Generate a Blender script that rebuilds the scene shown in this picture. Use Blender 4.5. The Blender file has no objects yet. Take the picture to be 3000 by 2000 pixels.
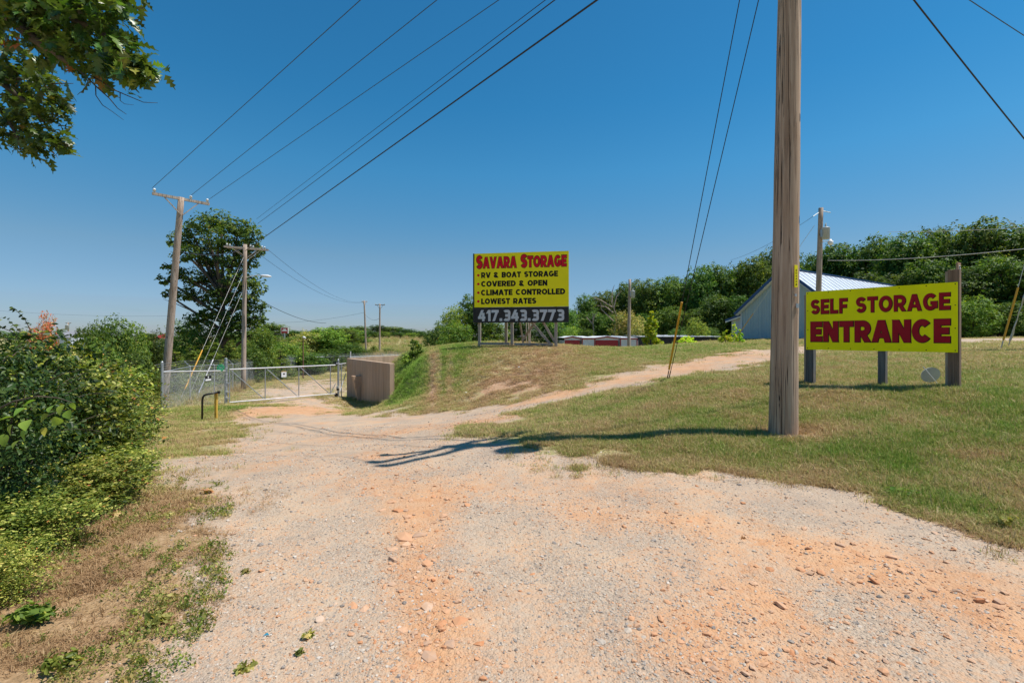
import bpy, math, random
import numpy as np
from mathutils import Vector, Matrix
R = math.radians
rng = np.random.default_rng(7)
random.seed(7)

# ------------------------------------------------------------------ camera, sky, sun
scene = bpy.context.scene
F = 1400.0                      # focal length in pixels of the 3000 px wide photograph
HZ = 985.0                      # pixel row of the horizon
CAMZ = 1.6
cam = bpy.data.cameras.new('camera')
cam.sensor_width = 36.0
cam.lens = F / 3000 * 36
cam.shift_y = -(1000 - HZ) / 3000
cam.clip_start = 0.05
cam.clip_end = 6000
camo = bpy.data.objects.new('camera', cam)
camo.location = (0, 0, CAMZ)
camo.rotation_euler = (R(90), 0, 0)
scene.collection.objects.link(camo)
scene.camera = camo

SUN_EL = 65.0
SUN_AZ = (1.0, -0.04)            # horizontal direction towards the sun
world = bpy.data.worlds.new('World')
scene.world = world
world.use_nodes = True
wn = world.node_tree.nodes
wl = world.node_tree.links
wn.clear()
sky = wn.new('ShaderNodeTexSky')
sky.sky_type = 'NISHITA'
sky.sun_disc = False
sky.sun_elevation = R(SUN_EL)
sky.sun_rotation = math.atan2(SUN_AZ[0], SUN_AZ[1])
sky.air_density = 1.0
sky.dust_density = 0.15
sky.ozone_density = 2.2
hsv = wn.new('ShaderNodeHueSaturation')
hsv.inputs['Hue'].default_value = 0.482
hsv.inputs['Saturation'].default_value = 1.22
hsv.inputs['Value'].default_value = 1.0
bg = wn.new('ShaderNodeBackground')
bg.inputs['Strength'].default_value = 0.110
wo = wn.new('ShaderNodeOutputWorld')
wl.new(sky.outputs[0], hsv.inputs['Color'])
# faint low streaks of cloud near the horizon
tc = wn.new('ShaderNodeTexCoord')
mp = wn.new('ShaderNodeMapping')
mp.inputs['Scale'].default_value = (6, 6, 60)
nz = wn.new('ShaderNodeTexNoise')
nz.inputs['Scale'].default_value = 1.6
nz.inputs['Detail'].default_value = 5
cr = wn.new('ShaderNodeMapRange')
cr.inputs[1].default_value = 0.56
cr.inputs[2].default_value = 0.72
cr.inputs[3].default_value = 0.0
cr.inputs[4].default_value = 0.22
sx = wn.new('ShaderNodeSeparateXYZ')
hm = wn.new('ShaderNodeMapRange')
hm.inputs[1].default_value = 0.08
hm.inputs[2].default_value = 0.02
hm.inputs[3].default_value = 0.0
hm.inputs[4].default_value = 1.0
mu = wn.new('ShaderNodeMath'); mu.operation = 'MULTIPLY'
mx = wn.new('ShaderNodeMixRGB')
mx.inputs[2].default_value = (1.75, 2.35, 3.0, 1)
# the clear late-summer sky of the photograph: deeper blue, no bright band at the horizon
grade = wn.new('ShaderNodeValToRGB')
gel = grade.color_ramp.elements
for gp_, gc_ in ((0.26, (.50, .52, .59)), (0.53, (.36, .64, .76)), (0.72, (.27, .62, .77))):
    ge = gel.new(gp_); ge.color = (*gc_, 1)
gel[0].position = 0.04; gel[0].color = (.33, .42, .63, 1)
gel[-1].position = 1.0; gel[-1].color = (.27, .61, .76, 1)
gdiv = wn.new('ShaderNodeMath'); gdiv.operation = 'DIVIDE'; gdiv.inputs[1].default_value = 0.6; gdiv.use_clamp = True
gmul = wn.new('ShaderNodeMixRGB'); gmul.blend_type = 'MULTIPLY'; gmul.inputs[0].default_value = 1.0
wl.new(tc.outputs['Generated'], mp.inputs[0]); wl.new(mp.outputs[0], nz.inputs['Vector'])
wl.new(nz.outputs[0], cr.inputs[0]); wl.new(tc.outputs['Generated'], sx.inputs[0])
wl.new(sx.outputs[2], hm.inputs[0]); wl.new(cr.outputs[0], mu.inputs[0]); wl.new(hm.outputs[0], mu.inputs[1])
wl.new(mu.outputs[0], mx.inputs[0]); wl.new(sx.outputs[2], gdiv.inputs[0]); wl.new(gdiv.outputs[0], grade.inputs[0]); wl.new(hsv.outputs[0], gmul.inputs[1]); wl.new(grade.outputs[0], gmul.inputs[2]); wl.new(gmul.outputs[0], mx.inputs[1])
wl.new(mx.outputs[0], bg.inputs['Color'])
wl.new(bg.outputs[0], wo.inputs['Surface'])

sl = bpy.data.lights.new('sun', 'SUN')
sl.energy = 4.0
sl.angle = R(0.53)
sl.color = (1.0, 0.95, 0.87)
so = bpy.data.objects.new('sun', sl)
sd = Vector((SUN_AZ[0], SUN_AZ[1], 0)).normalized() * math.cos(R(SUN_EL))
sd.z = math.sin(R(SUN_EL))
so.rotation_euler = sd.to_track_quat('Z', 'Y').to_euler()
so.location = (10, 0, 30)
scene.collection.objects.link(so)

scene.view_settings.view_transform = 'Standard'
scene.view_settings.look = 'None'
scene.view_settings.exposure = 0.53
scene.view_settings.gamma = 1.0
scene.view_settings.use_curve_mapping = False
scene.render.engine = 'CYCLES'
scene.cycles.max_bounces = 6
scene.cycles.transparent_max_bounces = 12
scene.cycles.diffuse_bounces = 4
scene.cycles.glossy_bounces = 2
scene.cycles.use_adaptive_sampling = True

C = scene.collection

# ------------------------------------------------------------------ helpers
ORG = {}

def tag(o, label=None, cat=None, group=None, kind=None):
    if label: o['label'] = label
    if cat: o['category'] = cat
    if group: o['group'] = group
    if kind: o['kind'] = kind
    return o

def thing(name, label, cat, loc=(0, 0, 0), group=None):
    o = bpy.data.objects.new(name, None)
    o.empty_display_size = 0.3
    o.location = loc
    C.objects.link(o)
    ORG[o.name] = Vector(loc)
    return tag(o, label, cat, group)

def link(name, me, mat=None, parent=None, loc=None):
    o = bpy.data.objects.new(name, me)
    C.objects.link(o)
    if mat is not None and not me.materials: me.materials.append(mat)
    if parent is not None:
        o.parent = parent
        ORG[o.name] = ORG[parent.name]
    else:
        o.location = loc or (0, 0, 0)
        ORG[o.name] = Vector(loc or (0, 0, 0))
    return o

def fastmesh(name, V, Fc, smooth=False, attrs=None):
    """V n x 3, Fc m x k, all faces with the same corner count"""
    me = bpy.data.meshes.new(name)
    V = np.asarray(V, dtype=np.float32); Fc = np.asarray(Fc, dtype=np.int32)
    m, k = Fc.shape
    me.vertices.add(len(V)); me.vertices.foreach_set('co', V.ravel())
    me.loops.add(m * k); me.loops.foreach_set('vertex_index', Fc.ravel())
    me.polygons.add(m)
    me.polygons.foreach_set('loop_start', np.arange(0, m * k, k, dtype=np.int32))
    me.polygons.foreach_set('loop_total', np.full(m, k, dtype=np.int32))
    if smooth: me.polygons.foreach_set('use_smooth', np.ones(m, dtype=bool))
    for an, av in (attrs or {}).items():
        a = me.attributes.new(an, 'FLOAT', 'POINT')
        a.data.foreach_set('value', np.asarray(av, dtype=np.float32))
    me.update(calc_edges=True)
    return me

class MB:
    def __init__(s): s.v = []; s.f = []
    def add(s, vs, fs):
        n = len(s.v); s.v += [tuple(p) for p in vs]; s.f += [tuple(i + n for i in f) for f in fs]; return s
    def box(s, c, size, ax=None):
        """box centred at c; ax: three axis vectors"""
        c = Vector(c); ax = ax or (Vector((1, 0, 0)), Vector((0, 1, 0)), Vector((0, 0, 1)))
        h = [a.normalized() * (d / 2) for a, d in zip(ax, size)]
        vs = [c + i * h[0] + j * h[1] + k * h[2] for i in (-1, 1) for j in (-1, 1) for k in (-1, 1)]
        return s.add(vs, [(0, 1, 3, 2), (4, 6, 7, 5), (0, 4, 5, 1), (2, 3, 7, 6), (0, 2, 6, 4), (1, 5, 7, 3)])
    def beam(s, a, b, w, h, up=(0, 0, 1)):
        a = Vector(a); b = Vector(b); d = (b - a)
        x = d.cross(Vector(up))
        if x.length < 1e-4: x = d.cross(Vector((0, 1, 0)))
        x.normalize(); z = x.cross(d).normalized()
        return s.box((a + b) / 2, (w, d.length, h), (x, d.normalized(), z))
    def tube(s, pts, r, n=8, cap=True):
        pts = [Vector(p) for p in pts]
        rs = r if isinstance(r, (list, tuple)) else [r] * len(pts)
        vs = []; fs = []; prev = None
        for i, p in enumerate(pts):
            t = (pts[min(i + 1, len(pts) - 1)] - pts[max(i - 1, 0)]).normalized()
            if prev is None:
                a = t.orthogonal().normalized()
            else:
                a = (prev - t * prev.dot(t)).normalized()
            prev = a; b = t.cross(a)
            for k in range(n):
                g = 2 * math.pi * k / n
                vs.append(p + (a * math.cos(g) + b * math.sin(g)) * rs[i])
        for i in range(len(pts) - 1):
            for k in range(n):
                fs.append((i * n + k, i * n + (k + 1) % n, (i + 1) * n + (k + 1) % n, (i + 1) * n + k))
        if cap:
            fs.append(tuple(range(n - 1, -1, -1))); fs.append(tuple((len(pts) - 1) * n + k for k in range(n)))
        return s.add(vs, fs)
    def poly(s, pts, depth):
        """prism: outline pts extruded by the vector depth"""
        depth = Vector(depth); n = len(pts); P = [Vector(p) for p in pts]
        return s.add(P + [p + depth for p in P], [tuple(range(n - 1, -1, -1)), tuple(range(n, 2 * n))] + [(i, (i + 1) % n, n + (i + 1) % n, n + i) for i in range(n)])
    def build(s, name, mat, parent=None, loc=None, smooth=False, bevel=0, kind=None, label=None):
        o0 = ORG[parent.name] if parent is not None else Vector(loc or (0, 0, 0))
        me = bpy.data.meshes.new(name)
        me.from_pydata([(p[0] - o0.x, p[1] - o0.y, p[2] - o0.z) for p in s.v], [], s.f)
        if smooth:
            me.polygons.foreach_set('use_smooth', [len(p.vertices) == 4 for p in me.polygons])
        me.update()
        o = link(name, me, mat, parent, loc)
        if bevel:
            b = o.modifiers.new('bevel', 'BEVEL'); b.width = bevel; b.segments = 2; b.limit_method = 'ANGLE'
        if kind: o['kind'] = kind
        if label: o['label'] = label
        return o

def W(px, py, d):
    return Vector(((px - 1500) / F * d, d, CAMZ - (py - HZ) / F * d))

# ------------------------------------------------------------------ materials
def newmat(name):
    m = bpy.data.materials.new(name); m.use_nodes = True
    return m, m.node_tree.nodes, m.node_tree.links, m.node_tree.nodes['Principled BSDF']

def N(ns, t, **kw):
    n = ns.new(t)
    for k, v in kw.items():
        if hasattr(n, k): setattr(n, k, v)
    return n

def ramp(ns, stops, interp='LINEAR'):
    n = ns.new('ShaderNodeValToRGB'); cr = n.color_ramp; cr.interpolation = interp
    while len(cr.elements) > 1: cr.elements.remove(cr.elements[0])
    cr.elements[0].position = stops[0][0]; cr.elements[0].color = (*stops[0][1], 1)
    for p, c in stops[1:]:
        e = cr.elements.new(p); e.color = (*c, 1)
    return n

def coords(ns, ls, scale=(1, 1, 1), kind='Object', rot=(0, 0, 0)):
    tc = ns.new('ShaderNodeTexCoord'); mp = ns.new('ShaderNodeMapping')
    mp.inputs['Scale'].default_value = scale; mp.inputs['Rotation'].default_value = rot
    ls.new(tc.outputs[kind], mp.inputs[0]); return mp.outputs[0]

def noise(ns, ls, vec, scale, detail=4, rough=0.55, dist=0.0):
    n = ns.new('ShaderNodeTexNoise'); n.inputs['Scale'].default_value = scale
    n.inputs['Detail'].default_value = detail; n.inputs['Roughness'].default_value = rough
    n.inputs['Distortion'].default_value = dist
    ls.new(vec, n.inputs['Vector']); return n.outputs[0]

def mixc(ns, ls, fac, a, b, mode='MIX'):
    n = ns.new('ShaderNodeMix'); n.data_type = 'RGBA'; n.blend_type = mode
    for sock, val in ((n.inputs[0], fac), (n.inputs[6], a), (n.inputs[7], b)):
        if hasattr(val, 'is_output'): ls.new(val, sock)
        elif isinstance(val, (tuple, list)): sock.default_value = (*val, 1)
        else: sock.default_value = val
    return n.outputs[2]

def math_(ns, ls, op, a, b=0.0, clamp=False):
    n = ns.new('ShaderNodeMath'); n.operation = op; n.use_clamp = clamp
    for sock, val in ((n.inputs[0], a), (n.inputs[1], b)):
        if hasattr(val, 'is_output'): ls.new(val, sock)
        else: sock.default_value = val
    return n.outputs[0]

def smooth(ns, ls, v, a, b, lo=0.0, hi=1.0):
    n = ns.new('ShaderNodeMapRange'); n.interpolation_type = 'SMOOTHSTEP'
    n.inputs[1].default_value = a; n.inputs[2].default_value = b; n.inputs[3].default_value = lo; n.inputs[4].default_value = hi
    ls.new(v, n.inputs[0]); return n.outputs[0]

def bump(ns, ls, bsdf, h, strength, dist):
    b = ns.new('ShaderNodeBump'); b.inputs['Strength'].default_value = strength; b.inputs['Distance'].default_value = dist
    ls.new(h, b.inputs['Height']); ls.new(b.outputs[0], bsdf.inputs['Normal']); return b

def simple(name, col, rough=0.6, metal=0.0, var=0.15, scale=3.0, spec=0.5):
    """plain paint, plastic or metal with slight blotches and dirt"""
    m, ns, ls, b = newmat(name)
    v = coords(ns, ls)
    n1 = noise(ns, ls, v, scale, 5)
    dark = tuple(c * (1 - var) for c in col); lite = tuple(min(1, c * (1 + var * 0.6)) for c in col)
    r = ramp(ns, [(0.3, dark), (0.7, lite)]); ls.new(n1, r.inputs[0])
    ls.new(r.outputs[0], b.inputs['Base Color'])
    rr = smooth(ns, ls, noise(ns, ls, v, scale * 4, 3), 0.3, 0.7, rough * 0.85, min(1, rough * 1.15)); ls.new(rr, b.inputs['Roughness'])
    b.inputs['Metallic'].default_value = metal
    b.inputs['Specular IOR Level'].default_value = spec
    return m

def wood(name, dark, mid, lite, gx=14.0, gz=0.35, crack=0.6, knots=True):
    m, ns, ls, b = newmat(name)
    v = coords(ns, ls, (gx, gx, gz))
    n1 = noise(ns, ls, v, 1.0, 7, 0.65, 0.6)
    v2 = coords(ns, ls, (gx * 2.2, gx * 2.2, gz * 0.6))
    n2 = noise(ns, ls, v2, 1.0, 5, 0.6, 1.2)
    v3 = coords(ns, ls, (1, 1, 0.5)); n3 = noise(ns, ls, v3, 2.2, 4)
    r = ramp(ns, [(0.25, dark), (0.48, mid), (0.75, lite)]); ls.new(n1, r.inputs[0])
    cr = smooth(ns, ls, n2, 0.42, 0.375)           # dark drying cracks
    col = mixc(ns, ls, math_(ns, ls, 'MULTIPLY', cr, crack), r.outputs[0], tuple(c * 0.22 for c in dark))
    wr = smooth(ns, ls, n3, 0.45, 0.75, 0, 0.45)
    col = mixc(ns, ls, wr, col, (0.33, 0.20, 0.12))
    if knots:
        vk = coords(ns, ls, (3.2, 3.2, 1.3))
        vo = ns.new('ShaderNodeTexVoronoi'); vo.inputs['Scale'].default_value = 1.0; ls.new(vk, vo.inputs['Vector'])
        kk = smooth(ns, ls, vo.outputs['Distance'], 0.11, 0.05)
        col = mixc(ns, ls, kk, col, tuple(c * 0.3 for c in dark))
    ls.new(col, b.inputs['Base Color']); b.inputs['Roughness'].default_value = 0.85
    b.inputs['Specular IOR Level'].default_value = 0.25
    h = math_(ns, ls, 'SUBTRACT', n1, cr)
    bump(ns, ls, b, h, 0.7, 0.012)
    return m

M = {}
M['pole'] = wood('weathered_pole_wood', (0.16, 0.10, 0.068), (0.41, 0.285, 0.20), (0.60, 0.46, 0.345), 17, 0.5, 1.0)
M['farpole'] = wood('grey_pole_wood', (0.25, 0.18, 0.14), (0.38, 0.295, 0.235), (0.50, 0.41, 0.34), 9, 0.3, 0.4)
M['post'] = wood('grey_board_wood', (0.19, 0.155, 0.125), (0.34, 0.29, 0.24), (0.48, 0.42, 0.36), 12, 0.6, 0.5, False)
M['post_dark'] = wood('dark_treated_wood', (0.05, 0.055, 0.055), (0.10, 0.105, 0.105), (0.19, 0.19, 0.18), 16, 0.7, 0.5, False)
M['post_brown'] = wood('brown_treated_wood', (0.11, 0.07, 0.05), (0.18, 0.12, 0.09), (0.27, 0.19, 0.145), 16, 0.7, 0.3, False)
M['board'] = wood('reddish_board_wood', (0.25, 0.14, 0.09), (0.38, 0.24, 0.16), (0.5, 0.35, 0.25), 20, 3, 0.3, False)
M['galv'] = simple('galvanised_steel', (0.42, 0.44, 0.46), 0.45, 0.55, 0.2, 6)
M['rail'] = simple('bright_galvanised_rail', (0.72, 0.70, 0.69), 0.42, 0.25, 0.12, 4)
M['mesh'] = simple('chain_link_wire', (0.34, 0.36, 0.36), 0.5, 0.4, 0.1, 2)
M['black'] = simple('black_paint', (0.012, 0.012, 0.013), 0.5, 0, 0.2, 6)
M['wire'] = simple('dark_cable', (0.02, 0.02, 0.025), 0.6)
M['wire_grey'] = simple('grey_aluminium_cable', (0.55, 0.53, 0.49), 0.5, 0.3)
M['wire_thin'] = simple('weathered_conductor', (0.05, 0.075, 0.11), 0.6, 0.2)
M['ypaint'] = simple('faded_yellow_post_paint', (0.62, 0.38, 0.055), 0.7, 0, 0.25, 7)
M['guard'] = simple('yellow_plastic_guard', (0.66, 0.33, 0.012), 0.45, 0, 0.1, 2)
M['white'] = simple('white_paint', (0.78, 0.78, 0.78), 0.5)
M['porc'] = simple('white_porcelain', (0.75, 0.75, 0.74), 0.25)
M['red'] = simple('red_paint', (0.33, 0.018, 0.02), 0.55)
M['sign_yellow'] = simple('yellow_sign_panel', (0.97, 0.82, 0.0), 0.5, 0, 0.05, 1.2, 0.3)
M['sign_yellow2'] = simple('lemon_sign_panel', (0.94, 0.89, 0.0), 0.6, 0, 0.10, 2.5, 0.2)
M['sign_black'] = simple('black_sign_panel', (0.032, 0.03, 0.031), 0.6, 0, 0.2, 1.2, 0.25)
M['ink_red'] = simple('red_lettering', (0.68, 0.008, 0.022), 0.6, 0, 0.05, 2, 0.2)
M['ink_red2'] = simple('dark_red_lettering', (0.36, 0.008, 0.02), 0.65, 0, 0.08, 2, 0.2)
M['ink_black'] = simple('black_lettering', (0.014, 0.014, 0.012), 0.7, 0, 0.1, 2, 0.2)
M['ink_grey'] = simple('silver_lettering', (0.56, 0.57, 0.60), 0.5, 0, 0.08, 2, 0.2)
M['green_sign'] = simple('green_sign_paint', (0.02, 0.72, 0.24), 0.5)
M['yellow_small'] = simple('small_yellow_sign', (0.85, 0.55, 0.0), 0.5)
M['grey_can'] = simple('transformer_grey', (0.42, 0.44, 0.44), 0.45, 0.1, 0.12, 3)
M['blue_trim'] = simple('blue_metal_trim', (0.012, 0.06, 0.19), 0.4, 0.0, 0.1)
M['red_trim'] = simple('red_metal_trim', (0.36, 0.02, 0.03), 0.45)
M['roof'] = simple('pale_metal_roof', (0.60, 0.64, 0.70), 0.42, 0.15, 0.08, 0.8)
M['white_roof'] = simple('white_metal_roof', (0.80, 0.81, 0.84), 0.4, 0.0, 0.05, 0.8)
M['siding'] = simple('blue_grey_siding', (0.36, 0.45, 0.50), 0.5, 0.0, 0.06, 0.5)
M['siding_lt'] = simple('light_grey_siding', (0.55, 0.58, 0.66), 0.5, 0.0, 0.06, 0.5)
M['siding_wh'] = simple('white_siding', (0.66, 0.68, 0.70), 0.5, 0.0, 0.08, 0.5)
M['rust'] = simple('rusty_pole', (0.19, 0.09, 0.055), 0.8, 0, 0.3, 4)
M['bark'] = wood('tree_bark', (0.04, 0.033, 0.026), (0.075, 0.06, 0.047), (0.12, 0.10, 0.08), 8, 1.5, 0.4, False)
M['grey_roof'] = simple('grey_shingle_roof', (0.25, 0.25, 0.27), 0.9, 0, 0.2, 1)
M['disc'] = simple('grey_disc_back', (0.55, 0.56, 0.53), 0.5, 0.1, 0.2, 3)
m, ns, ls, b = newmat('window_glass')
b.inputs['Base Color'].default_value = (0.02, 0.035, 0.045, 1); b.inputs['Roughness'].default_value = 0.08
M['glass'] = m

def concrete(name, base, streak):
    m, ns, ls, b = newmat(name)
    v = coords(ns, ls, (3.2, 3.2, 0.22)); n1 = noise(ns, ls, v, 1.4, 6, 0.6, 0.3)
    v2 = coords(ns, ls); n2 = noise(ns, ls, v2, 0.9, 6, 0.6); n3 = noise(ns, ls, v2, 22, 4)
    r = ramp(ns, [(0.3, tuple(c * 0.62 for c in base)), (0.52, base), (0.75, tuple(c * 1.25 for c in base))]); ls.new(n1, r.inputs[0])
    col = mixc(ns, ls, smooth(ns, ls, n2, 0.42, 0.7, 0, 0.55), r.outputs[0], streak)
    ls.new(col, b.inputs['Base Color']); b.inputs['Roughness'].default_value = 0.9
    bump(ns, ls, b, n3, 0.4, 0.01)
    return m
M['concrete'] = concrete('stained_concrete', (0.44, 0.31, 0.215), (0.44, 0.27, 0.15))

LEAFK = 2.8
def leafmat(name, stops, trans=0.35, gloss=0.55, hue=0.06):
    m, ns, ls, b = newmat(name)
    at = ns.new('ShaderNodeAttribute'); at.attribute_name = 'tint'
    oi = ns.new('ShaderNodeObjectInfo')
    r = ramp(ns, [(p_, tuple(min(.6, c_ * LEAFK) for c_ in q_)) for p_, q_ in stops]); ls.new(at.outputs['Fac'], r.inputs[0])
    hs = ns.new('ShaderNodeHueSaturation'); ls.new(r.outputs[0], hs.inputs['Color'])
    hv = ns.new('ShaderNodeMapRange'); hv.inputs[3].default_value = 0.5 - hue * 0.5; hv.inputs[4].default_value = 0.5 + hue * 0.3
    ls.new(oi.outputs['Random'], hv.inputs[0]); ls.new(hv.outputs[0], hs.inputs['Hue'])
    vv = ns.new('ShaderNodeMapRange'); vv.inputs[3].default_value = 0.62; vv.inputs[4].default_value = 1.25
    mm = math_(ns, ls, 'FRACT', math_(ns, ls, 'MULTIPLY', oi.outputs['Random'], 7.31)); ls.new(mm, vv.inputs[0]); ls.new(vv.outputs[0], hs.inputs['Value'])
    ls.new(hs.outputs[0], b.inputs['Base Color'])
    b.inputs['Roughness'].default_value = gloss; b.inputs['Specular IOR Level'].default_value = 0.22
    tr = ns.new('ShaderNodeBsdfTranslucent')
    tcol = mixc(ns, ls, 1.0, hs.outputs[0], (1.5, 1.5, 0.55), 'MULTIPLY'); ls.new(tcol, tr.inputs['Color'])
    ms = ns.new('ShaderNodeMixShader'); ms.inputs[0].default_value = trans
    out = ns['Material Output']
    ls.new(b.outputs[0], ms.inputs[1]); ls.new(tr.outputs[0], ms.inputs[2]); ls.new(ms.outputs[0], out.inputs['Surface'])
    return m
M['leaf_oak'] = leafmat('oak_leaves', [(0, (0.012, 0.026, 0.006)), (0.5, (0.030, 0.053, 0.010)), (0.85, (0.066, 0.092, 0.018)), (0.97, (0.09, 0.11, 0.02)), (1.0, (0.14, 0.11, 0.03))], 0.35, 0.55, 0.0)
for nd_ in M['leaf_oak'].node_tree.nodes:
    if nd_.type == 'MAP_RANGE' and abs(nd_.inputs[4].default_value - 1.25) < .01: nd_.inputs[3].default_value = nd_.inputs[4].default_value = 0.9
M['leaf_forest'] = leafmat('forest_leaves', [(0, (0.012, 0.028, 0.006)), (0.5, (0.028, 0.056, 0.010)), (0.9, (0.064, 0.098, 0.018)), (1, (0.11, 0.13, 0.03))])
M['leaf_bright'] = leafmat('bright_leaves', [(0, (0.03, 0.058, 0.010)), (0.5, (0.068, 0.11, 0.018)), (0.92, (0.12, 0.165, 0.028)), (1, (0.20, 0.20, 0.03))])
M['leaf_cedar'] = leafmat('cedar_sprays', [(0, (0.022, 0.04, 0.008)), (0.5, (0.05, 0.075, 0.010)), (0.95, (0.09, 0.11, 0.014)), (1, (0.13, 0.10, 0.02))], 0.2, 0.7)
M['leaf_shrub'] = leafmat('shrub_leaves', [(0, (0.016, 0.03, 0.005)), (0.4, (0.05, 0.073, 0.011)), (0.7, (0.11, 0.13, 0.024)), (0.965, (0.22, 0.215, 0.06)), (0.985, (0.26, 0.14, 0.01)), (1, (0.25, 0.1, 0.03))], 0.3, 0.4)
M['leaf_shrub_shaded'] = leafmat('shaded_shrub_leaves', [(0, (0.007, 0.016, 0.004)), (0.5, (0.019, 0.036, 0.008)), (0.95, (0.06, 0.08, 0.018)), (1, (0.3, 0.22, 0.03))], 0.25, 0.4)  # shrub leaves with the deep shade of the left thicket put into their colour
M['leaf_red'] = leafmat('autumn_leaves', [(0, (0.10, 0.05, 0.02)), (0.4, (0.28, 0.07, 0.035)), (0.8, (0.40, 0.09, 0.05)), (1, (0.16, 0.16, 0.03))])
M['leaf_lime'] = leafmat('lime_leaves', [(0, (0.08, 0.16, 0.012)), (0.6, (0.17, 0.28, 0.02)), (1, (0.32, 0.36, 0.03))], 0.45)
M['leaf_olive'] = leafmat('olive_leaves', [(0, (0.06, 0.07, 0.02)), (0.6, (0.12, 0.125, 0.035)), (1, (0.2, 0.16, 0.06))])
M['leaf_dry'] = leafmat('dry_leaves', [(0, (0.16, 0.07, 0.03)), (1, (0.32, 0.16, 0.07))], 0.15)

# ------------------------------------------------------------------ terrain heights
# (pixel column, pixel row, distance): where the ground is seen in the photograph
CP = [(1100,1300,9.0),(1300,1345,6.4),(900,1345,6.5),(1150,1240,13.5),(900,1240,14.5),(800,1200,20.5),(950,1190,23.5),(1000,1210,19.5),
 (665,1185,25),(985,1158,29),(780,1175,27.5),(900,1120,42),(960,1107,52),(800,1135,36),(715,1140,35),(876,1097,58),(767,1120,43),(682,1145,34.5),(557,1178,26),
 (478,1203,23.5),(475,1198,21),(620,1230,18),(540,1230,18),(400,1250,15),(500,1320,9.6),(660,1330,9.0),(400,1350,7.6),(620,1400,6.0),(200,1700,3.2),(300,1500,4.6),(380,1440,5.3),
 (100,1500,5.0),(50,1400,7.5),(200,1300,12),(300,1230,18),(0,1250,18),
 (1143,1184,25),(1015,1168,30),(1080,1186,26.9),(1125,1189,24.7),(1048,1179,28.4),(1100,1193,23.5),(1160,1186,24.6),(1160,1180,25.2),(1186,1130,25.6),(1192,1095,26.3),(1100,1200,21),(1275,1205,17),(1467,1180,16),(1658,1142,15.5),(1888,1090,16.5),(2168,1031,21),(2347,1020,23),(1150,1195,22),
 (1200,1075,25),(1260,1043,25.5),(1180,1120,24),(1400,1020,24.5),(1630,1018,24),(1500,1030,23.3),(1700,1045,22),(1450,1080,21),(1450,1130,18.5),(1300,1130,20.5),(1650,1080,19),(1300,1080,22.5),
 (1720,1022,31),(1900,1016,34),(1900,1045,23),(2100,1006,34),(2100,1035,21.5),(2200,997,36),(2000,1060,19),
 (1441,1256,8.6),(1556,1199,11.5),(1786,1148,12.5),(1955,1112,12.5),(1990,1110,13),(2258,1065,15),(1500,1290,7.3),(1700,1230,8.8),(1900,1180,9.6),(2050,1130,11),
 (1530,1314,6.7),(1786,1352,6.0),(2168,1384,5.5),(2551,1454,4.7),(3000,1582,3.75),(2293,1275,6.9),(2600,1300,6.0),(2900,1400,4.9),(2000,1275,6.9),
 (2365,1128,10),(2580,1136,9.05),(2808,1138,8.25),(2900,1060,13),(2950,1130,8.6),(3000,1200,7),(2500,1050,15),(2700,1020,20),(2900,1003,25),(2950,989,48),(2700,1003,26),(2450,993,36),
 (1195,1046,33.8),(1160,1046,33.0),(1230,1040,30),(1180,992,150),(1180,1036,88),(1060,1036,88),(1000,1050,75),(1300,1015,80),(1400,1030,60)]
EXTRA = [(-9.3,33.5,-1.9),(-8.6,31.5,-1.4),(0, 0.6, 0), (-1.5, 2.0, 0), (1.5, 2, 0), (3, 2, 0.02), (0, 3.5, 0), (2.5, 4, 0), (-2, 4, -0.03), (0, 5, 0), (4, 0, 0.05), (-4, 0, 0), (0, -4, 0), (5, -5, 0), (-5, -5, 0), (0, -20, 0), (-20, -10, -0.5), (20, -10, 0.5),
 (-60, 40, -2.6), (-50, 90, -2.0), (-30, 80, -2.6), (0, 60, -1.6), (8, 50, -1.2), (15, 50, -1.0), (25, 60, -0.6), (30, 90, -0.8), (60, 60, 0.8), (70, 40, 1.2), (-10, 60, -2.6), (0, 40, -0.6), (-5, 38, -1.6), (20, 45, 0.8),
 (5.6, 38, .2), (8.2, 38, .25), (8, 44, -.2), (11.5, 44, .2), (13.2, 46, .45), (16, 44, .9), (4, 34, .5), (11, 38, .6), (0, 300, 0), (-150, 250, -1), (200, 200, 0), (250, 0, 0), (-250, 0, 0), (0, -250, 0), (-18, 12, -1.0), (-12, 5, -0.4), (-30, 20, -2.0), (30, 20, 1.2), (15, 8, 0.85), (10, 3, 0.45)]
cps = [tuple(W(*c)) for c in CP] + EXTRA
cps = np.array(cps)
def warp(x, y):
    r = np.sqrt(x * x + y * y)
    return np.stack([np.arctan2(x, y) * np.minimum(1, r / 1.5), np.log(r + 0.6)], -1)
_P = warp(cps[:, 0], cps[:, 1]); _c2 = 0.05 ** 2
def _phi(A, B):
    d2 = ((A[:, None, :] - B[None]) ** 2).sum(-1); return np.sqrt(d2 + _c2)
_n = len(cps)
_A = np.zeros((_n + 3, _n + 3)); _A[:_n, :_n] = _phi(_P, _P) - np.eye(_n) * 0.003
_A[:_n, _n:] = np.c_[np.ones(_n), _P]; _A[_n:, :_n] = _A[:_n, _n:].T
_w = np.linalg.solve(_A, np.r_[cps[:, 2], 0, 0, 0])
def H(x, y):
    x = np.atleast_1d(np.asarray(x, dtype=float)); y = np.atleast_1d(np.asarray(y, dtype=float))
    P = warp(x, y); out = np.empty(len(x))
    for i in range(0, len(x), 20000):
        Q = P[i:i + 20000]
        out[i:i + 20000] = _phi(Q, _P) @ _w[:_n] + np.c_[np.ones(len(Q)), Q] @ _w[_n:]
    return out
def h(x, y): return float(H(x, y)[0])
_ds = 1.4 * (1.012 ** np.arange(0, 420))
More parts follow.
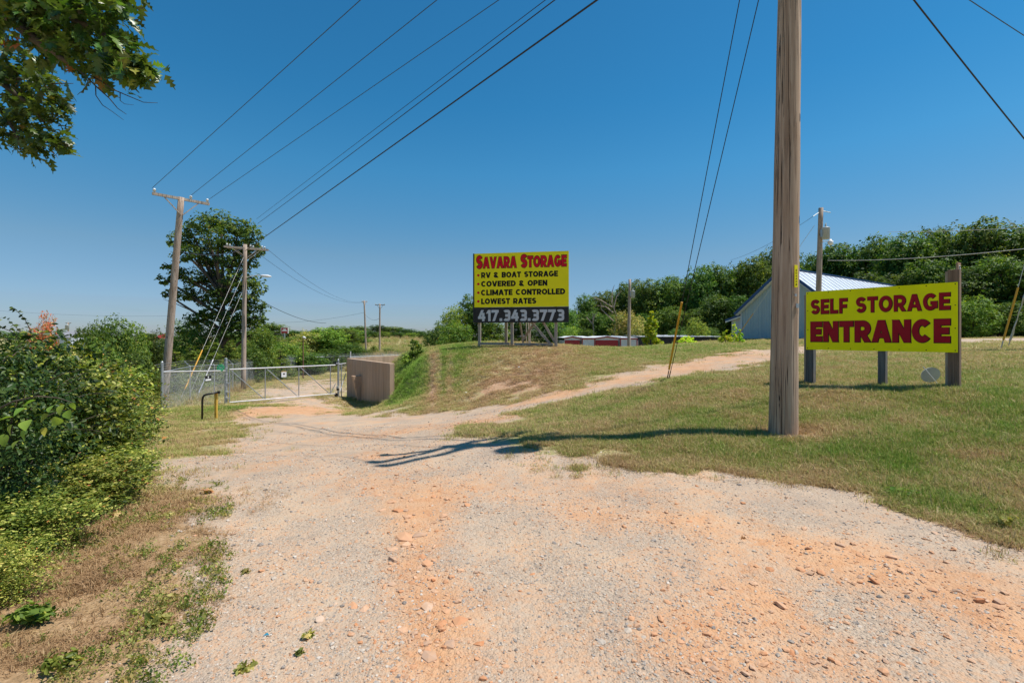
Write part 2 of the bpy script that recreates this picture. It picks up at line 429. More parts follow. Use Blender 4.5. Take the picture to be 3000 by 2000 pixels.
def G(px, py, dmin=0.0):
    """first ground point seen at a pixel"""
    x = (px - 1500) / F * _ds; z = CAMZ - (py - HZ) / F * _ds
    g = H(x, _ds) - z
    for i in range(1, len(_ds)):
        if _ds[i] > dmin and g[i] >= 0:
            t = 0.0 if g[i - 1] >= 0 else -g[i - 1] / (g[i] - g[i - 1] + 1e-9)
            d = _ds[i - 1] + t * (_ds[i] - _ds[i - 1])
            return Vector(((px - 1500) / F * d, d, CAMZ - (py - HZ) / F * d))
    d = _ds[-1]
    return Vector(((px - 1500) / F * d, d, h((px - 1500) / F * d, d)))
def P(px, d):
    x = (px - 1500) / F * d
    return Vector((x, d, h(x, d)))

# outline of the gravel drive and the track branching off it
def ring(lst):
    out = []
    for q in lst:
        if len(q) == 2: g = G(*q); out.append((g.x, g.y))
        elif q[2] == 'w': out.append((q[0], q[1]))
        else: g = P(q[0], q[2]); out.append((g.x, g.y))
    return np.array(out)
DRIVE = ring([(420,2000),(520,1850),(570,1700),(610,1560),(590,1450),(430,1405),(375,1368),(500,1350),(664,1328),(640,1290),(648,1235),(700,1203),(722,1175),(748,1150),(800,1130),(870,1115),(960,0,50),(1010,0,52),(985,0,33),(985,0,29.5),
 (1010,1193),(1100,1204),(1275,1208),(1467,1178),(1658,1136),(1888,0,17.6),(2168,0,23.5),(2350,0,26),(2440,0,27),(2420,0,18.5),(2258,0,14.6),(1990,1113),(1786,1150),(1556,1200),(1441,1254),(1380,1275),(1445,1292),(1530,1316),(1786,1352),(2168,1386),(2551,1456),(3000,1584),
 (4.6,3.0,'w'),(6,1,'w'),(8,-8,'w'),(-6,-8,'w'),(-1.9,1.5,'w')])
ROAD2 = ring([(2560,0,25.5),(3300,0,23.5),(3300,0,38),(2700,0,40)])
def sdist(X, Y, poly):
    """signed distance, positive inside"""
    n = len(poly); best = np.full(len(X), 1e9); inside = np.zeros(len(X), bool)
    for i in range(n):
        ax, ay = poly[i]; bx, by = poly[(i + 1) % n]
        ex, ey = bx - ax, by - ay; L = ex * ex + ey * ey + 1e-12
        t = np.clip(((X - ax) * ex + (Y - ay) * ey) / L, 0, 1)
        best = np.minimum(best, (X - ax - t * ex) ** 2 + (Y - ay - t * ey) ** 2)
        c = ((ay > Y) != (by > Y)) & (X < (bx - ax) * (Y - ay) / (by - ay + 1e-12) + ax)
        inside ^= c
    return np.where(inside, 1, -1) * np.sqrt(best)
def blobs(X, Y, lst):
    """soft patches: (px, py, half width px, half height px, weight[, distance])"""
    Q = warp(X, Y); out = np.zeros(len(X))
    for bl in lst:
        px, py, wx, wy, wt = bl[:5]
        g = P(px, bl[5]) if len(bl) > 5 else G(px, py)
        c = warp(np.array([g.x]), np.array([g.y]))[0]
        r = math.hypot(g.x, g.y); sx_ = wx / F * g.y / r
        dz = CAMZ - g.z
        g2 = max(0.05, abs(wy * g.y / (F * max(0.3, dz))))
        out += wt * np.exp(-((Q[:, 0] - c[0]) / sx_) ** 2 - ((Q[:, 1] - c[1]) / min(g2, 0.5)) ** 2)
    return out
CLAY = [(1200,1620,90,90,0.8),(1270,1800,110,120,1.0),(1250,1480,100,60,0.6),(1120,1400,120,40,0.5),(1300,1950,160,80,0.7),(2450,1640,220,60,0.9),(2250,1750,160,70,0.6),(1950,1520,260,40,0.6),(2900,1750,200,120,0.7),
 (2400,1900,300,80,0.6),(1950,1900,280,110,0.55),(950,1205,240,18,1.0),(800,1195,120,14,0.8),(1400,1235,160,20,0.7),(1150,1270,180,22,0.4),(1100,1330,60,25,0.6),(1850,1110,90,9,0.8),(1600,1165,120,12,0.9),(2000,1075,120,8,.7),(2150,1045,90,6,.6),
 (1100,1165,60,8,0.8),(1250,1450,180,60,0.4),(1800,1420,220,40,0.5),(350,1800,150,80,0.35),(200,1900,120,60,0.35)]
GREEN = [(1200,1080,60,25,0.9),(1190,1120,40,25,0.8),(1350,1030,120,12,0.8,24),(1300,1060,60,15,0.6),(700,1195,90,10,0.8),(500,1210,120,25,0.35),(2100,1230,180,40,0.25),(2350,1310,320,26,0.45),(2650,1320,200,30,0.3),(2850,1130,200,45,0.35),
 (2900,1250,150,40,0.4),(2000,1020,250,10,0.5,28),(2700,1470,120,20,0.5),(2600,1500,260,30,-0.55),(2100,1380,250,12,-0.5),(1450,1100,150,30,-0.5),(1600,1060,100,20,-0.5),(1350,1170,200,15,-0.3),(1700,1200,150,20,0.2),(2380,1160,120,15,-0.2),(2350,1275,90,14,-1.2),(2850,1330,80,12,-0.6),(1480,1120,60,14,-.35),(1400,1090,50,12,-.3),(1560,1140,70,10,-.35),(1250,1160,60,12,-.35),(1270,1090,14,25,-1.8),(1320,1080,10,18,-1.2),(1290,1060,8,14,-1.0),(620,1300,150,18,-0.2),(480,1290,150,25,-0.1),(430,1225,60,12,-0.6)]
def fields(X, Y):
    s = np.maximum(sdist(X, Y, DRIVE), sdist(X, Y, ROAD2))
    r = np.sqrt(X * X + Y * Y)
    gm = np.clip(-s / (0.05 * r + 0.05), -4, 4)           # >0 grass, <0 gravel
    cl = blobs(X, Y, CLAY); gr = blobs(X, Y, GREEN)
    # the worn verge between the drive and the shrubs on the left: thin growth
    verge = np.clip(1.5 * np.exp(-((X + 2.5) / 1.6) ** 2 - ((Y - 3.4) / 2.4) ** 2), 0, 1)
    return gm, cl, gr, verge

# terrain sheet: polar grid, fine where the camera looks
th = np.concatenate([np.radians(np.arange(-180, -52, 6.0)), np.radians(np.linspace(-52, 52, 460)), np.radians(np.arange(58, 180, 6.0))])
rr = np.concatenate([[0.25, 0.6, 1.0, 1.4], np.geomspace(1.7, 130, 420), np.geomspace(140, 5000, 26)])
TH, RR = np.meshgrid(th, rr)
X = (np.sin(TH) * RR).ravel(); Y = (np.cos(TH) * RR).ravel()
Z = H(X, Y)
far = np.clip((np.sqrt(X * X + Y * Y) - 300) / 500, 0, 1)
Z = Z * (1 - far) - 2.0 * far
gm, cl, gr, vg = fields(X, Y)
# small real relief: ruts and lumps
def vnoise(x, y, s, seed):
    xi = x / s; yi = y / s
    x0 = np.floor(xi); y0 = np.floor(yi); fx = xi - x0; fy = yi - y0
    fx = fx * fx * (3 - 2 * fx); fy = fy * fy * (3 - 2 * fy)
    def hs(a, b):
        v = np.sin(a * 127.1 + b * 311.7 + seed * 74.7) * 43758.5453
        return v - np.floor(v)
    return (hs(x0, y0) * (1 - fx) + hs(x0 + 1, y0) * fx) * (1 - fy) + (hs(x0, y0 + 1) * (1 - fx) + hs(x0 + 1, y0 + 1) * fx) * fy
amp = np.clip((70 - np.sqrt(X * X + Y * Y)) / 60, 0, 1)
bank = np.exp(-((X + 1.5) / 4.5) ** 2 - ((Y - 21) / 3.5) ** 2)
relief = bank * ((vnoise(X, Y, 1.3, 51) - .5) * .22 + (vnoise(X, Y, .5, 52) - .5) * .12) + (vnoise(X, Y, 0.9, 1) - .5) * 0.05 + (vnoise(X, Y, 0.33, 2) - .5) * 0.022 + (vnoise(X, Y, 0.12, 3) - .5) * 0.010
Z = Z + relief * amp * np.where(gm > 0, 1.4, 0.9)
def Hr(x, y):
    """ground height with the relief"""
    x = np.atleast_1d(x); y = np.atleast_1d(y)
    g = fields(x, y)[0]
    a = np.clip((70 - np.sqrt(x * x + y * y)) / 60, 0, 1)
    bk_ = np.exp(-((x + 1.5) / 4.5) ** 2 - ((y - 21) / 3.5) ** 2)
    return H(x, y) + (bk_ * ((vnoise(x, y, 1.3, 51) - .5) * .22 + (vnoise(x, y, .5, 52) - .5) * .12) + (vnoise(x, y, 0.9, 1) - .5) * 0.05 + (vnoise(x, y, 0.33, 2) - .5) * 0.022 + (vnoise(x, y, 0.12, 3) - .5) * 0.010) * a * np.where(g > 0, 1.4, 0.9)
nt, nr = len(th), len(rr)
ii, jj = np.meshgrid(np.arange(nr - 1), np.arange(nt), indexing='ij')
ii = ii.ravel(); jj = jj.ravel(); jn = (jj + 1) % nt
FC = np.stack([ii * nt + jj, (ii + 1) * nt + jj, (ii + 1) * nt + jn, ii * nt + jn], 1)
FC = FC[:, ::-1]
V = np.stack([X, Y, Z], 1)

def groundmat():
    m, ns, ls, b = newmat('ground_surface')
    def at(n):
        a = ns.new('ShaderNodeAttribute'); a.attribute_name = n; return a.outputs['Fac']
    geo = ns.new('ShaderNodeNewGeometry'); pos = geo.outputs['Position']
    # distorted position for edges
    nA = noise(ns, ls, pos, 1.3, 6, 0.65); nB = noise(ns, ls, pos, 0.35, 5, 0.6); nC = noise(ns, ls, pos, 5.0, 5, 0.7); nD = noise(ns, ls, pos, 30.0, 4, 0.7)
    # gravel: three sizes of broken stone
    def vor(s, rnd=1.0):
        v = ns.new('ShaderNodeTexVoronoi'); v.inputs['Scale'].default_value = s; v.inputs['Randomness'].default_value = rnd
        ls.new(pos, v.inputs['Vector']); return v
    v1 = vor(75); v2 = vor(34); v3 = vor(150)
    def sepc(v):
        s = ns.new('ShaderNodeSeparateColor'); ls.new(v.outputs['Color'], s.inputs[0]); return s.outputs[0], s.outputs[1]
    a1, b1 = sepc(v1); a2, b2 = sepc(v2); a3, b3 = sepc(v3)
    stone = [(0.0, (0.13, 0.12, 0.115)), (0.12, (0.26, 0.235, 0.21)), (0.4, (0.40, 0.35, 0.29)), (0.75, (0.50, 0.43, 0.345)), (0.9, (0.60, 0.54, 0.47)), (0.97, (0.50, 0.28, 0.15))]
    r1 = ramp(ns, stone); ls.new(a1, r1.inputs[0]); r3 = ramp(ns, stone); ls.new(a3, r3.inputs[0])
    r2 = ramp(ns, stone); ls.new(a2, r2.inputs[0])
    g = mixc(ns, ls, 0.5, r1.outputs[0], r3.outputs[0])
    g = mixc(ns, ls, smooth(ns, ls, b2, 0.6, 0.75, 0, 0.75), g, r2.outputs[0])
    # fine pale dust between stones
    dust = mixc(ns, ls, nB, (0.53, 0.42, 0.31), (0.49, 0.42, 0.345))
    dm = smooth(ns, ls, nA, 0.36, 0.62, 0.25, 0.92)
    g = mixc(ns, ls, dm, g, dust)
    # orange clay
    clr = ramp(ns, [(0.2, (0.46, 0.20, 0.085)), (0.45, (0.58, 0.32, 0.17)), (0.8, (0.62, 0.41, 0.26))]); ls.new(nC, clr.inputs[0])
    cm = math_(ns, ls, 'ADD', at('clay'), math_(ns, ls, 'MULTIPLY', math_(ns, ls, 'SUBTRACT', nA, 0.5), 2.4))
    cm = math_(ns, ls, 'ADD', cm, math_(ns, ls, 'MULTIPLY', math_(ns, ls, 'SUBTRACT', nB, 0.5), 1.6))
    cm = math_(ns, ls, 'ADD', cm, math_(ns, ls, 'MULTIPLY', math_(ns, ls, 'SUBTRACT', a2, 0.5), 0.5))
    vs_ = coords(ns, ls, (2.4, 0.45, 1), 'Object', (0, 0, R(12)))
    cm = math_(ns, ls, 'ADD', cm, math_(ns, ls, 'MULTIPLY', math_(ns, ls, 'SUBTRACT', noise(ns, ls, vs_, 1.0, 7, 0.7, 0.4), 0.5), 1.5))
    cm = math_(ns, ls, 'ADD', cm, math_(ns, ls, 'MULTIPLY', math_(ns, ls, 'SUBTRACT', nD, 0.5), 0.8))
    cf = smooth(ns, ls, cm, -0.25, 1.25, 0.08, 0.86)
    g = mixc(ns, ls, cf, g, mixc(ns, ls, 0.30, clr.outputs[0], g))
    g = mixc(ns, ls, cf, g, clr.outputs[0])
    pat = ramp(ns, [(0.25, (0.86, 0.86, 0.88)), (0.5, (1, 1, 1)), (0.8, (1.1, 1.08, 1.03))]); ls.new(noise(ns, ls, pos, 0.8, 7, 0.6, 0.5), pat.inputs[0])
    g = mixc(ns, ls, 1.0, g, pat.outputs[0], 'MULTIPLY')
    g = mixc(ns, ls, 1.0, g, (0.93, 0.90, 0.86), 'MULTIPLY')
    # turf and straw
    tr_ = ramp(ns, [(0.25, (0.22, 0.165, 0.08)), (0.45, (0.36, 0.28, 0.14)), (0.6, (0.46, 0.36, 0.20)), (0.8, (0.56, 0.44, 0.27))]); ls.new(nD, tr_.inputs[0])
    gv = math_(ns, ls, 'ADD', at('green'), math_(ns, ls, 'MULTIPLY', math_(ns, ls, 'SUBTRACT', nA, 0.5), 2.0))
    gv = math_(ns, ls, 'ADD', gv, math_(ns, ls, 'MULTIPLY', math_(ns, ls, 'SUBTRACT', nC, 0.5), 1.5))
    grn = ramp(ns, [(0.25, (0.14, 0.17, 0.04)), (0.7, (0.24, 0.27, 0.07))]); ls.new(nD, grn.inputs[0])
    t = mixc(ns, ls, smooth(ns, ls, gv, -0.3, 0.7, 0.12, 0.95), tr_.outputs[0], grn.outputs[0])
    # bare soil showing where it is least green
    soil = ramp(ns, [(0.3, (0.36, 0.19, 0.10)), (0.6, (0.50, 0.33, 0.21)), (0.8, (0.56, 0.43, 0.31))]); ls.new(nC, soil.inputs[0])
    t = mixc(ns, ls, smooth(ns, ls, gv, -0.45, -0.9), t, soil.outputs[0])
    # thin verge on the left
    vgm = smooth(ns, ls, math_(ns, ls, 'ADD', at('verge'), math_(ns, ls, 'MULTIPLY', math_(ns, ls, 'SUBTRACT', nC, 0.5), 1.3)), 0.3, 0.8, 0, 0.85)
    so_ = ramp(ns, [(0.3, (0.27, 0.16, 0.085)), (0.5, (0.36, 0.22, 0.12)), (0.75, (0.47, 0.32, 0.20))]); ls.new(nD, so_.inputs[0])
    t = mixc(ns, ls, vgm, t, so_.outputs[0])
    e = math_(ns, ls, 'ADD', at('grass'), math_(ns, ls, 'MULTIPLY', math_(ns, ls, 'SUBTRACT', nA, 0.5), 2.6))
    e = math_(ns, ls, 'ADD', e, math_(ns, ls, 'MULTIPLY', math_(ns, ls, 'SUBTRACT', nC, 0.5), 2.2))
    ef = smooth(ns, ls, e, -0.35, 0.45)
    col = mixc(ns, ls, ef, g, t)
    ls.new(col, b.inputs['Base Color']); b.inputs['Roughness'].default_value = 0.95; b.inputs['Specular IOR Level'].default_value = 0.15
    hh = math_(ns, ls, 'ADD', math_(ns, ls, 'MULTIPLY', v1.outputs['Distance'], -1.0), math_(ns, ls, 'MULTIPLY', v2.outputs['Distance'], -1.2))
    hh = math_(ns, ls, 'MULTIPLY', hh, math_(ns, ls, 'SUBTRACT', 1.0, math_(ns, ls, 'MULTIPLY', dm, 0.55)))
    hh = math_(ns, ls, 'ADD', hh, math_(ns, ls, 'MULTIPLY', nD, 1.2))
    bump(ns, ls, b, hh, 0.9, 0.010)
    return m
M['ground'] = groundmat()

fc = gm[FC].mean(1)
r_of = np.sqrt(X * X + Y * Y)[FC].mean(1)
sdr = sdist(X[FC].mean(1), Y[FC].mean(1), ROAD2) > 0
isroad = (fc < 0) & (r_of < 70)
for nm, sel in (('gravel_drive', isroad & ~sdr), ('side_road', isroad & sdr), ('grass_ground', ~isroad)):
    ff = FC[sel]; used = np.unique(ff); mp_ = np.zeros(len(V), np.int64); mp_[used] = np.arange(len(used))
    me = fastmesh(nm, V[used], mp_[ff], True, {'grass': gm[used] if nm != 'side_road' else gm[used] * 3, 'clay': cl[used] - (1.5 if nm == 'side_road' else 0), 'green': gr[used], 'verge': vg[used]})
    tag(link(nm, me, M['ground']), kind='structure')

# ------------------------------------------------------------------ scattered ground cover (instances on points)
def hidden_collection(name, objs):
    c = bpy.data.collections.new(name)
    for o in objs: c.objects.link(o)
    return c
def scatter(name, pts, rot, scl, idx, coll, attrs=None):
    me = bpy.data.meshes.new(name)
    me.vertices.add(len(pts)); me.vertices.foreach_set('co', np.asarray(pts, np.float32).ravel())
    a = me.attributes.new('rot', 'FLOAT_VECTOR', 'POINT'); a.data.foreach_set('vector', np.asarray(rot, np.float32).ravel())
    a = me.attributes.new('scl', 'FLOAT_VECTOR', 'POINT'); a.data.foreach_set('vector', np.asarray(scl, np.float32).ravel())
    a = me.attributes.new('idx', 'INT', 'POINT'); a.data.foreach_set('value', np.asarray(idx, np.int32))
    for k, v in (attrs or {}).items():
        a = me.attributes.new(k, 'FLOAT', 'POINT'); a.data.foreach_set('value', np.asarray(v, np.float32))
    o = link(name, me)
    ng = bpy.data.node_groups.new(name + '_nodes', 'GeometryNodeTree')
    ng.interface.new_socket('Geometry', in_out='INPUT', socket_type='NodeSocketGeometry')
    ng.interface.new_socket('Geometry', in_out='OUTPUT', socket_type='NodeSocketGeometry')
    n = ng.nodes; gi = n.new('NodeGroupInput'); go = n.new('NodeGroupOutput')
    ip = n.new('GeometryNodeInstanceOnPoints'); ci = n.new('GeometryNodeCollectionInfo')
    ci.inputs['Collection'].default_value = coll; ci.inputs['Separate Children'].default_value = True; ci.inputs['Reset Children'].default_value = True
    ip.inputs['Pick Instance'].default_value = True
    def na(nm, ty):
        q = n.new('GeometryNodeInputNamedAttribute'); q.data_type = ty; q.inputs['Name'].default_value = nm; return q.outputs[0]
    L = ng.links.new
    L(gi.outputs[0], ip.inputs['Points']); L(ci.outputs[0], ip.inputs['Instance'])
    L(na('idx', 'INT'), ip.inputs['Instance Index'])
    e2r = n.new('FunctionNodeEulerToRotation'); L(na('rot', 'FLOAT_VECTOR'), e2r.inputs[0]); L(e2r.outputs[0], ip.inputs['Rotation'])
    L(na('scl', 'FLOAT_VECTOR'), ip.inputs['Scale'])
    L(ip.outputs[0], go.inputs[0])
    md = o.modifiers.new('scatter', 'NODES'); md.node_group = ng
    return o

# blades
def grassmat():
    m, ns, ls, b = newmat('grass_blades')
    gi = ns.new('ShaderNodeAttribute'); gi.attribute_type = 'INSTANCER'; gi.attribute_name = 'green'
    tn = ns.new('ShaderNodeAttribute'); tn.attribute_name = 'tint'
    oi = ns.new('ShaderNodeObjectInfo')
    geo = ns.new('ShaderNodeNewGeometry'); nA = noise(ns, ls, geo.outputs['Position'], 1.3, 6, 0.65)
    v = math_(ns, ls, 'ADD', gi.outputs['Fac'], math_(ns, ls, 'MULTIPLY', math_(ns, ls, 'SUBTRACT', nA, 0.5), 2.7))
    v = math_(ns, ls, 'ADD', v, math_(ns, ls, 'MULTIPLY', math_(ns, ls, 'SUBTRACT', tn.outputs['Fac'], 0.5), 1.1))
    v = math_(ns, ls, 'ADD', v, math_(ns, ls, 'MULTIPLY', math_(ns, ls, 'SUBTRACT', oi.outputs['Random'], 0.5), 0.9))
    r = ramp(ns, [(0.0, (0.40, 0.25, 0.125)), (0.15, (0.54, 0.38, 0.19)), (0.35, (0.54, 0.41, 0.19)), (0.5, (0.47, 0.41, 0.14)), (0.64, (0.34, 0.36, 0.085)), (0.9, (0.20, 0.30, 0.04)), (1.0, (0.20, 0.34, 0.04))])
    mr = smooth(ns, ls, v, -1.15, 1.38); ls.new(mr, r.inputs[0])
    ls.new(r.outputs[0], b.inputs['Base Color']); b.inputs['Roughness'].default_value = 0.6; b.inputs['Specular IOR Level'].default_value = 0.3
    t = ns.new('ShaderNodeBsdfTranslucent'); ls.new(r.outputs[0], t.inputs['Color'])
    ms = ns.new('ShaderNodeMixShader'); ms.inputs[0].default_value = 0.3
    ls.new(b.outputs[0], ms.inputs[1]); ls.new(t.outputs[0], ms.inputs[2]); ls.new(ms.outputs[0], ns['Material Output'].inputs['Surface'])
    return m
M['grass'] = grassmat()
def tuft(nb, rad, hgt, wid, lean):
    vs = []; fs = []; tt = []
    for k in range(nb):
        a = rng.uniform(0, 6.28); q = rad * math.sqrt(rng.uniform(0, 1)); bx, by = q * math.cos(a), q * math.sin(a)
        hd = rng.uniform(0, 6.28); ln = abs(rng.normal(0, lean)) + 0.15; L_ = hgt * rng.uniform(0.5, 1.15)
        dx, dy = math.cos(hd), math.sin(hd); w = wid * rng.uniform(0.7, 1.3); wx, wy = -dy * w / 2, dx * w / 2
        n0 = len(vs)
        for s_, ww in ((0, 1.0), (0.5, 0.85)):
            zz = L_ * s_ * (1 - 0.35 * ln * s_); ox = L_ * ln * s_ * s_
            vs += [(bx + dx * ox - wx * ww, by + dy * ox - wy * ww, zz), (bx + dx * ox + wx * ww, by + dy * ox + wy * ww, zz)]
        vs.append((bx + dx * L_ * ln, by + dy * L_ * ln, L_ * max(0.25, 1 - 0.35 * ln)))
        vs.append(vs[-1])
        fs += [(n0, n0 + 1, n0 + 3, n0 + 2), (n0 + 2, n0 + 3, n0 + 5, n0 + 4)]
        tt += [rng.uniform(0, 1)] * 6
    return np.array(vs), np.array(fs), tt
protos = []
for k in range(5):
    v_, f_, t_ = tuft(22, 0.07, 0.055, 0.0042, 0.9)
    o = bpy.data.objects.new('grass_tuft', fastmesh('grass_tuft', v_, f_, True, {'tint': t_})); o.data.materials.append(M['grass']); protos.append(o)
GC = hidden_collection('grass_tufts', protos)
tall = []
for k in range(3):
    v_, f_, t_ = tuft(30, 0.16, 0.55, 0.012, 0.5)
    o = bpy.data.objects.new('tall_tuft', fastmesh('tall_tuft', v_, f_, True, {'tint': t_})); o.data.materials.append(M['grass']); tall.append(o)
TC = hidden_collection('tall_tufts', tall)

def polar_points(n, r0, r1, a0=-50, a1=50, pw=1.0):
    """points even in angle and log distance"""
    t = np.radians(rng.uniform(a0, a1, n)); r = r0 * (r1 / r0) ** (rng.uniform(0, 1, n) ** pw)
    return np.sin(t) * r, np.cos(t) * r, r
gx, gy, grd = polar_points(260000, 3.3, 62)
g_, c_, n_, v_ = fields(gx, gy)
edge = g_ + (vnoise(gx, gy, 0.8, 11) - 0.5) * 2.6 + (vnoise(gx, gy, 0.25, 12) - 0.5) * 1.6
bare = n_ + (vnoise(gx, gy, 0.6, 13) - 0.5) * 1.2
keep = (edge > 0) & (bare > -1.0) & (rng.uniform(0, 1, len(gx)) > v_ * (0.86 + 0.6 * (vnoise(gx, gy, 0.35, 14) - 0.5)))
# a few weeds rooted in the edge of the gravel
keep |= (edge > -1.2) & (rng.uniform(0, 1, len(gx)) < 0.03)
gx, gy, grd, gg = gx[keep], gy[keep], grd[keep], n_[keep] - v_[keep] * 1.1
gz = Hr(gx, gy)
sc = (0.55 + 0.105 * grd ** 0.95) * rng.uniform(0.65, 1.3, len(gx))
hz_ = np.where(rng.uniform(0, 1, len(sc)) < .035, 1.9, 1.0) * np.clip(sc, 0, 1.5) * np.clip(1.0 + gg * 0.35, 0.6, 1.6)
sc = np.stack([sc, sc, hz_], 1)
rot = np.stack([rng.normal(0, 0.12, len(gx)), rng.normal(0, 0.12, len(gx)), rng.uniform(0, 6.28, len(gx))], 1)
print('grass tufts', len(gx))
go_ = scatter('lawn_grass', np.stack([gx, gy, gz - 0.004], 1), rot, sc, rng.integers(0, 5, len(gx)), GC, {'green': gg})
tag(go_, 'short patchy lawn grass growing beside the gravel drive', 'grass', kind='stuff')

# tall unmown grass along the back fence and in the far field
tx, ty, trd = polar_points(9000, 20, 170, -40, -2)
g_ = fields(tx, ty)[0]
tz = H(tx, ty)
pxx = 1500 + F * tx / ty; 
# left of / behind the fence line that runs back from the corner post
fl = (tx < -15.2 - 0.285 * (ty - 21) - 0.4) | (ty > 60)
keep = fl & (g_ > 0.4)
tx, ty, tz, trd = tx[keep], ty[keep], tz[keep], trd[keep]
s_ = rng.uniform(0.7, 1.4, len(tx)) * np.clip(trd / 40, 0.9, 2.2)
to_ = scatter('tall_grass', np.stack([tx, ty, tz], 1), np.stack([0 * tx, 0 * tx, rng.uniform(0, 6.28, len(tx))], 1), np.stack([s_, s_, s_ * 0.9], 1), rng.integers(0, 3, len(tx)), TC, {'green': vnoise(tx, ty, 7, 4) * 1.2 - 0.45})
tag(to_, 'tall unmown meadow grass behind the chain link fence', 'tall grass', kind='stuff')

# stones
def rock_mesh(seed, flat=0.6):
    rs = np.random.default_rng(seed)
    import bmesh
    bm = bmesh.new(); bmesh.ops.create_icosphere(bm, subdivisions=1, radius=0.5)
    ax = rs.uniform(0.7, 1.25, 3)
    pl = [(Vector(rs.normal(0, 1, 3)).normalized(), rs.uniform(0.28, 0.42)) for _ in range(7)]
    for v in bm.verts:
        for n0, d0 in pl:
            k = v.co.dot(n0)
            if k > d0: v.co -= n0 * (k - d0)
        v.co = Vector((v.co.x * ax[0], v.co.y * ax[1], v.co.z * flat * ax[2]))
    me = bpy.data.meshes.new('rock'); bm.to_mesh(me); bm.free(); return me
def stonemat(name, stops):
    m, ns, ls, b = newmat(name)
    oi = ns.new('ShaderNodeObjectInfo'); r = ramp(ns, stops); ls.new(oi.outputs['Random'], r.inputs[0])
    v = coords(ns, ls); n1 = noise(ns, ls, v, 4, 5)
    col = mixc(ns, ls, smooth(ns, ls, n1, 0.35, 0.7, 0, 0.6), r.outputs[0], (0.50, 0.28, 0.15) if name.startswith('clay') else (0.50, 0.38, 0.28))
    ls.new(col, b.inputs['Base Color']); b.inputs['Roughness'].default_value = 0.9; b.inputs['Specular IOR Level'].default_value = 0.2
    return m
ST = [(0.0, (0.15, 0.14, 0.135)), (0.15, (0.27, 0.245, 0.225)), (0.4, (0.40, 0.35, 0.295)), (0.65, (0.49, 0.41, 0.33)), (0.8, (0.58, 0.52, 0.45)), (0.88, (0.52, 0.30, 0.17)), (1.0, (0.50, 0.24, 0.12))]
M['stone'] = stonemat('broken_limestone', ST)
M['stone_o'] = stonemat('clay_stained_stone', [(0, (0.48, 0.19, 0.08)), (0.3, (0.55, 0.29, 0.16)), (0.6, (0.58, 0.36, 0.23)), (0.85, (0.42, 0.28, 0.20)), (1, (0.58, 0.40, 0.28))])
rp = []
for k in range(7):
    o = bpy.data.objects.new('pebble', rock_mesh(100 + k)); o.data.materials.append(M['stone'] if k < 5 else M['stone_o']); rp.append(o)
RC = hidden_collection('pebbles', rp)
sx_, sy_, srd = polar_points(90000, 1.9, 14, -50, 50, 1.15)
g_, c_, n_, v_ = fields(sx_, sy_)
dn = 0.45 + (vnoise(sx_, sy_, 0.9, 21) - 0.4) * 1.5 + (vnoise(sx_, sy_, 0.3, 22) - 0.5) * 0.8
keep = (g_ < 0.9) & (rng.uniform(0, 1, len(sx_)) < np.clip(dn, 0.06, 1)) & (rng.uniform(0, 1, len(sx_)) < np.where(g_ > 0, 0.35, 1))
sx_, sy_, srd, c_ = sx_[keep], sy_[keep], srd[keep], c_[keep]
# broken stone lying in the bare patches of the bank
bx_, by_, brd_ = polar_points(30000, 16, 27, -14, 12); bf_ = fields(bx_, by_)
kb_ = (bf_[0] > .3) & (rng.uniform(0, 1, len(bx_)) < np.clip((vnoise(bx_, by_, 1.1, 41) + .6 * vnoise(bx_, by_, .4, 42) - .9 - bf_[2] * .4) * .35, 0, .22))
sx_ = np.concatenate([sx_, bx_[kb_]]); sy_ = np.concatenate([sy_, by_[kb_]]); srd = np.concatenate([srd, brd_[kb_] * .9]); c_ = np.concatenate([c_, .35 + 0 * brd_[kb_]])
size = (0.0056 + 0.0012 * srd) * np.exp(rng.normal(0, 0.45, len(sx_)))
big = rng.uniform(0, 1, len(sx_)) < (0.004 + 0.12 * np.clip(c_ - .2, 0, 1)); size[big] *= rng.uniform(1.6, 3.4, big.sum())
size = np.clip(size, 0.004, 0.06 + 0.02 * np.clip(c_, 0, 1))
szz = Hr(sx_, sy_)
ix = np.where(rng.uniform(0, 1, len(sx_)) < np.clip(0.12 + c_ * 0.55, 0, 0.85), rng.integers(5, 7, len(sx_)), rng.integers(0, 5, len(sx_)))
ix = np.where((size > .034) & (c_ > .1), rng.integers(5, 7, len(sx_)), ix)
so2 = scatter('loose_gravel', np.stack([sx_, sy_, szz + size * 0.08], 1), rng.uniform(-0.35, 0.35, (len(sx_), 3)) + np.stack([0 * sx_, 0 * sx_, rng.uniform(0, 6.28, len(sx_))], 1), size[:, None] * rng.uniform(0.75, 1.3, (len(sx_), 3)), ix, RC)
tag(so2, 'loose broken limestone gravel lying on the drive', 'gravel', kind='stuff')

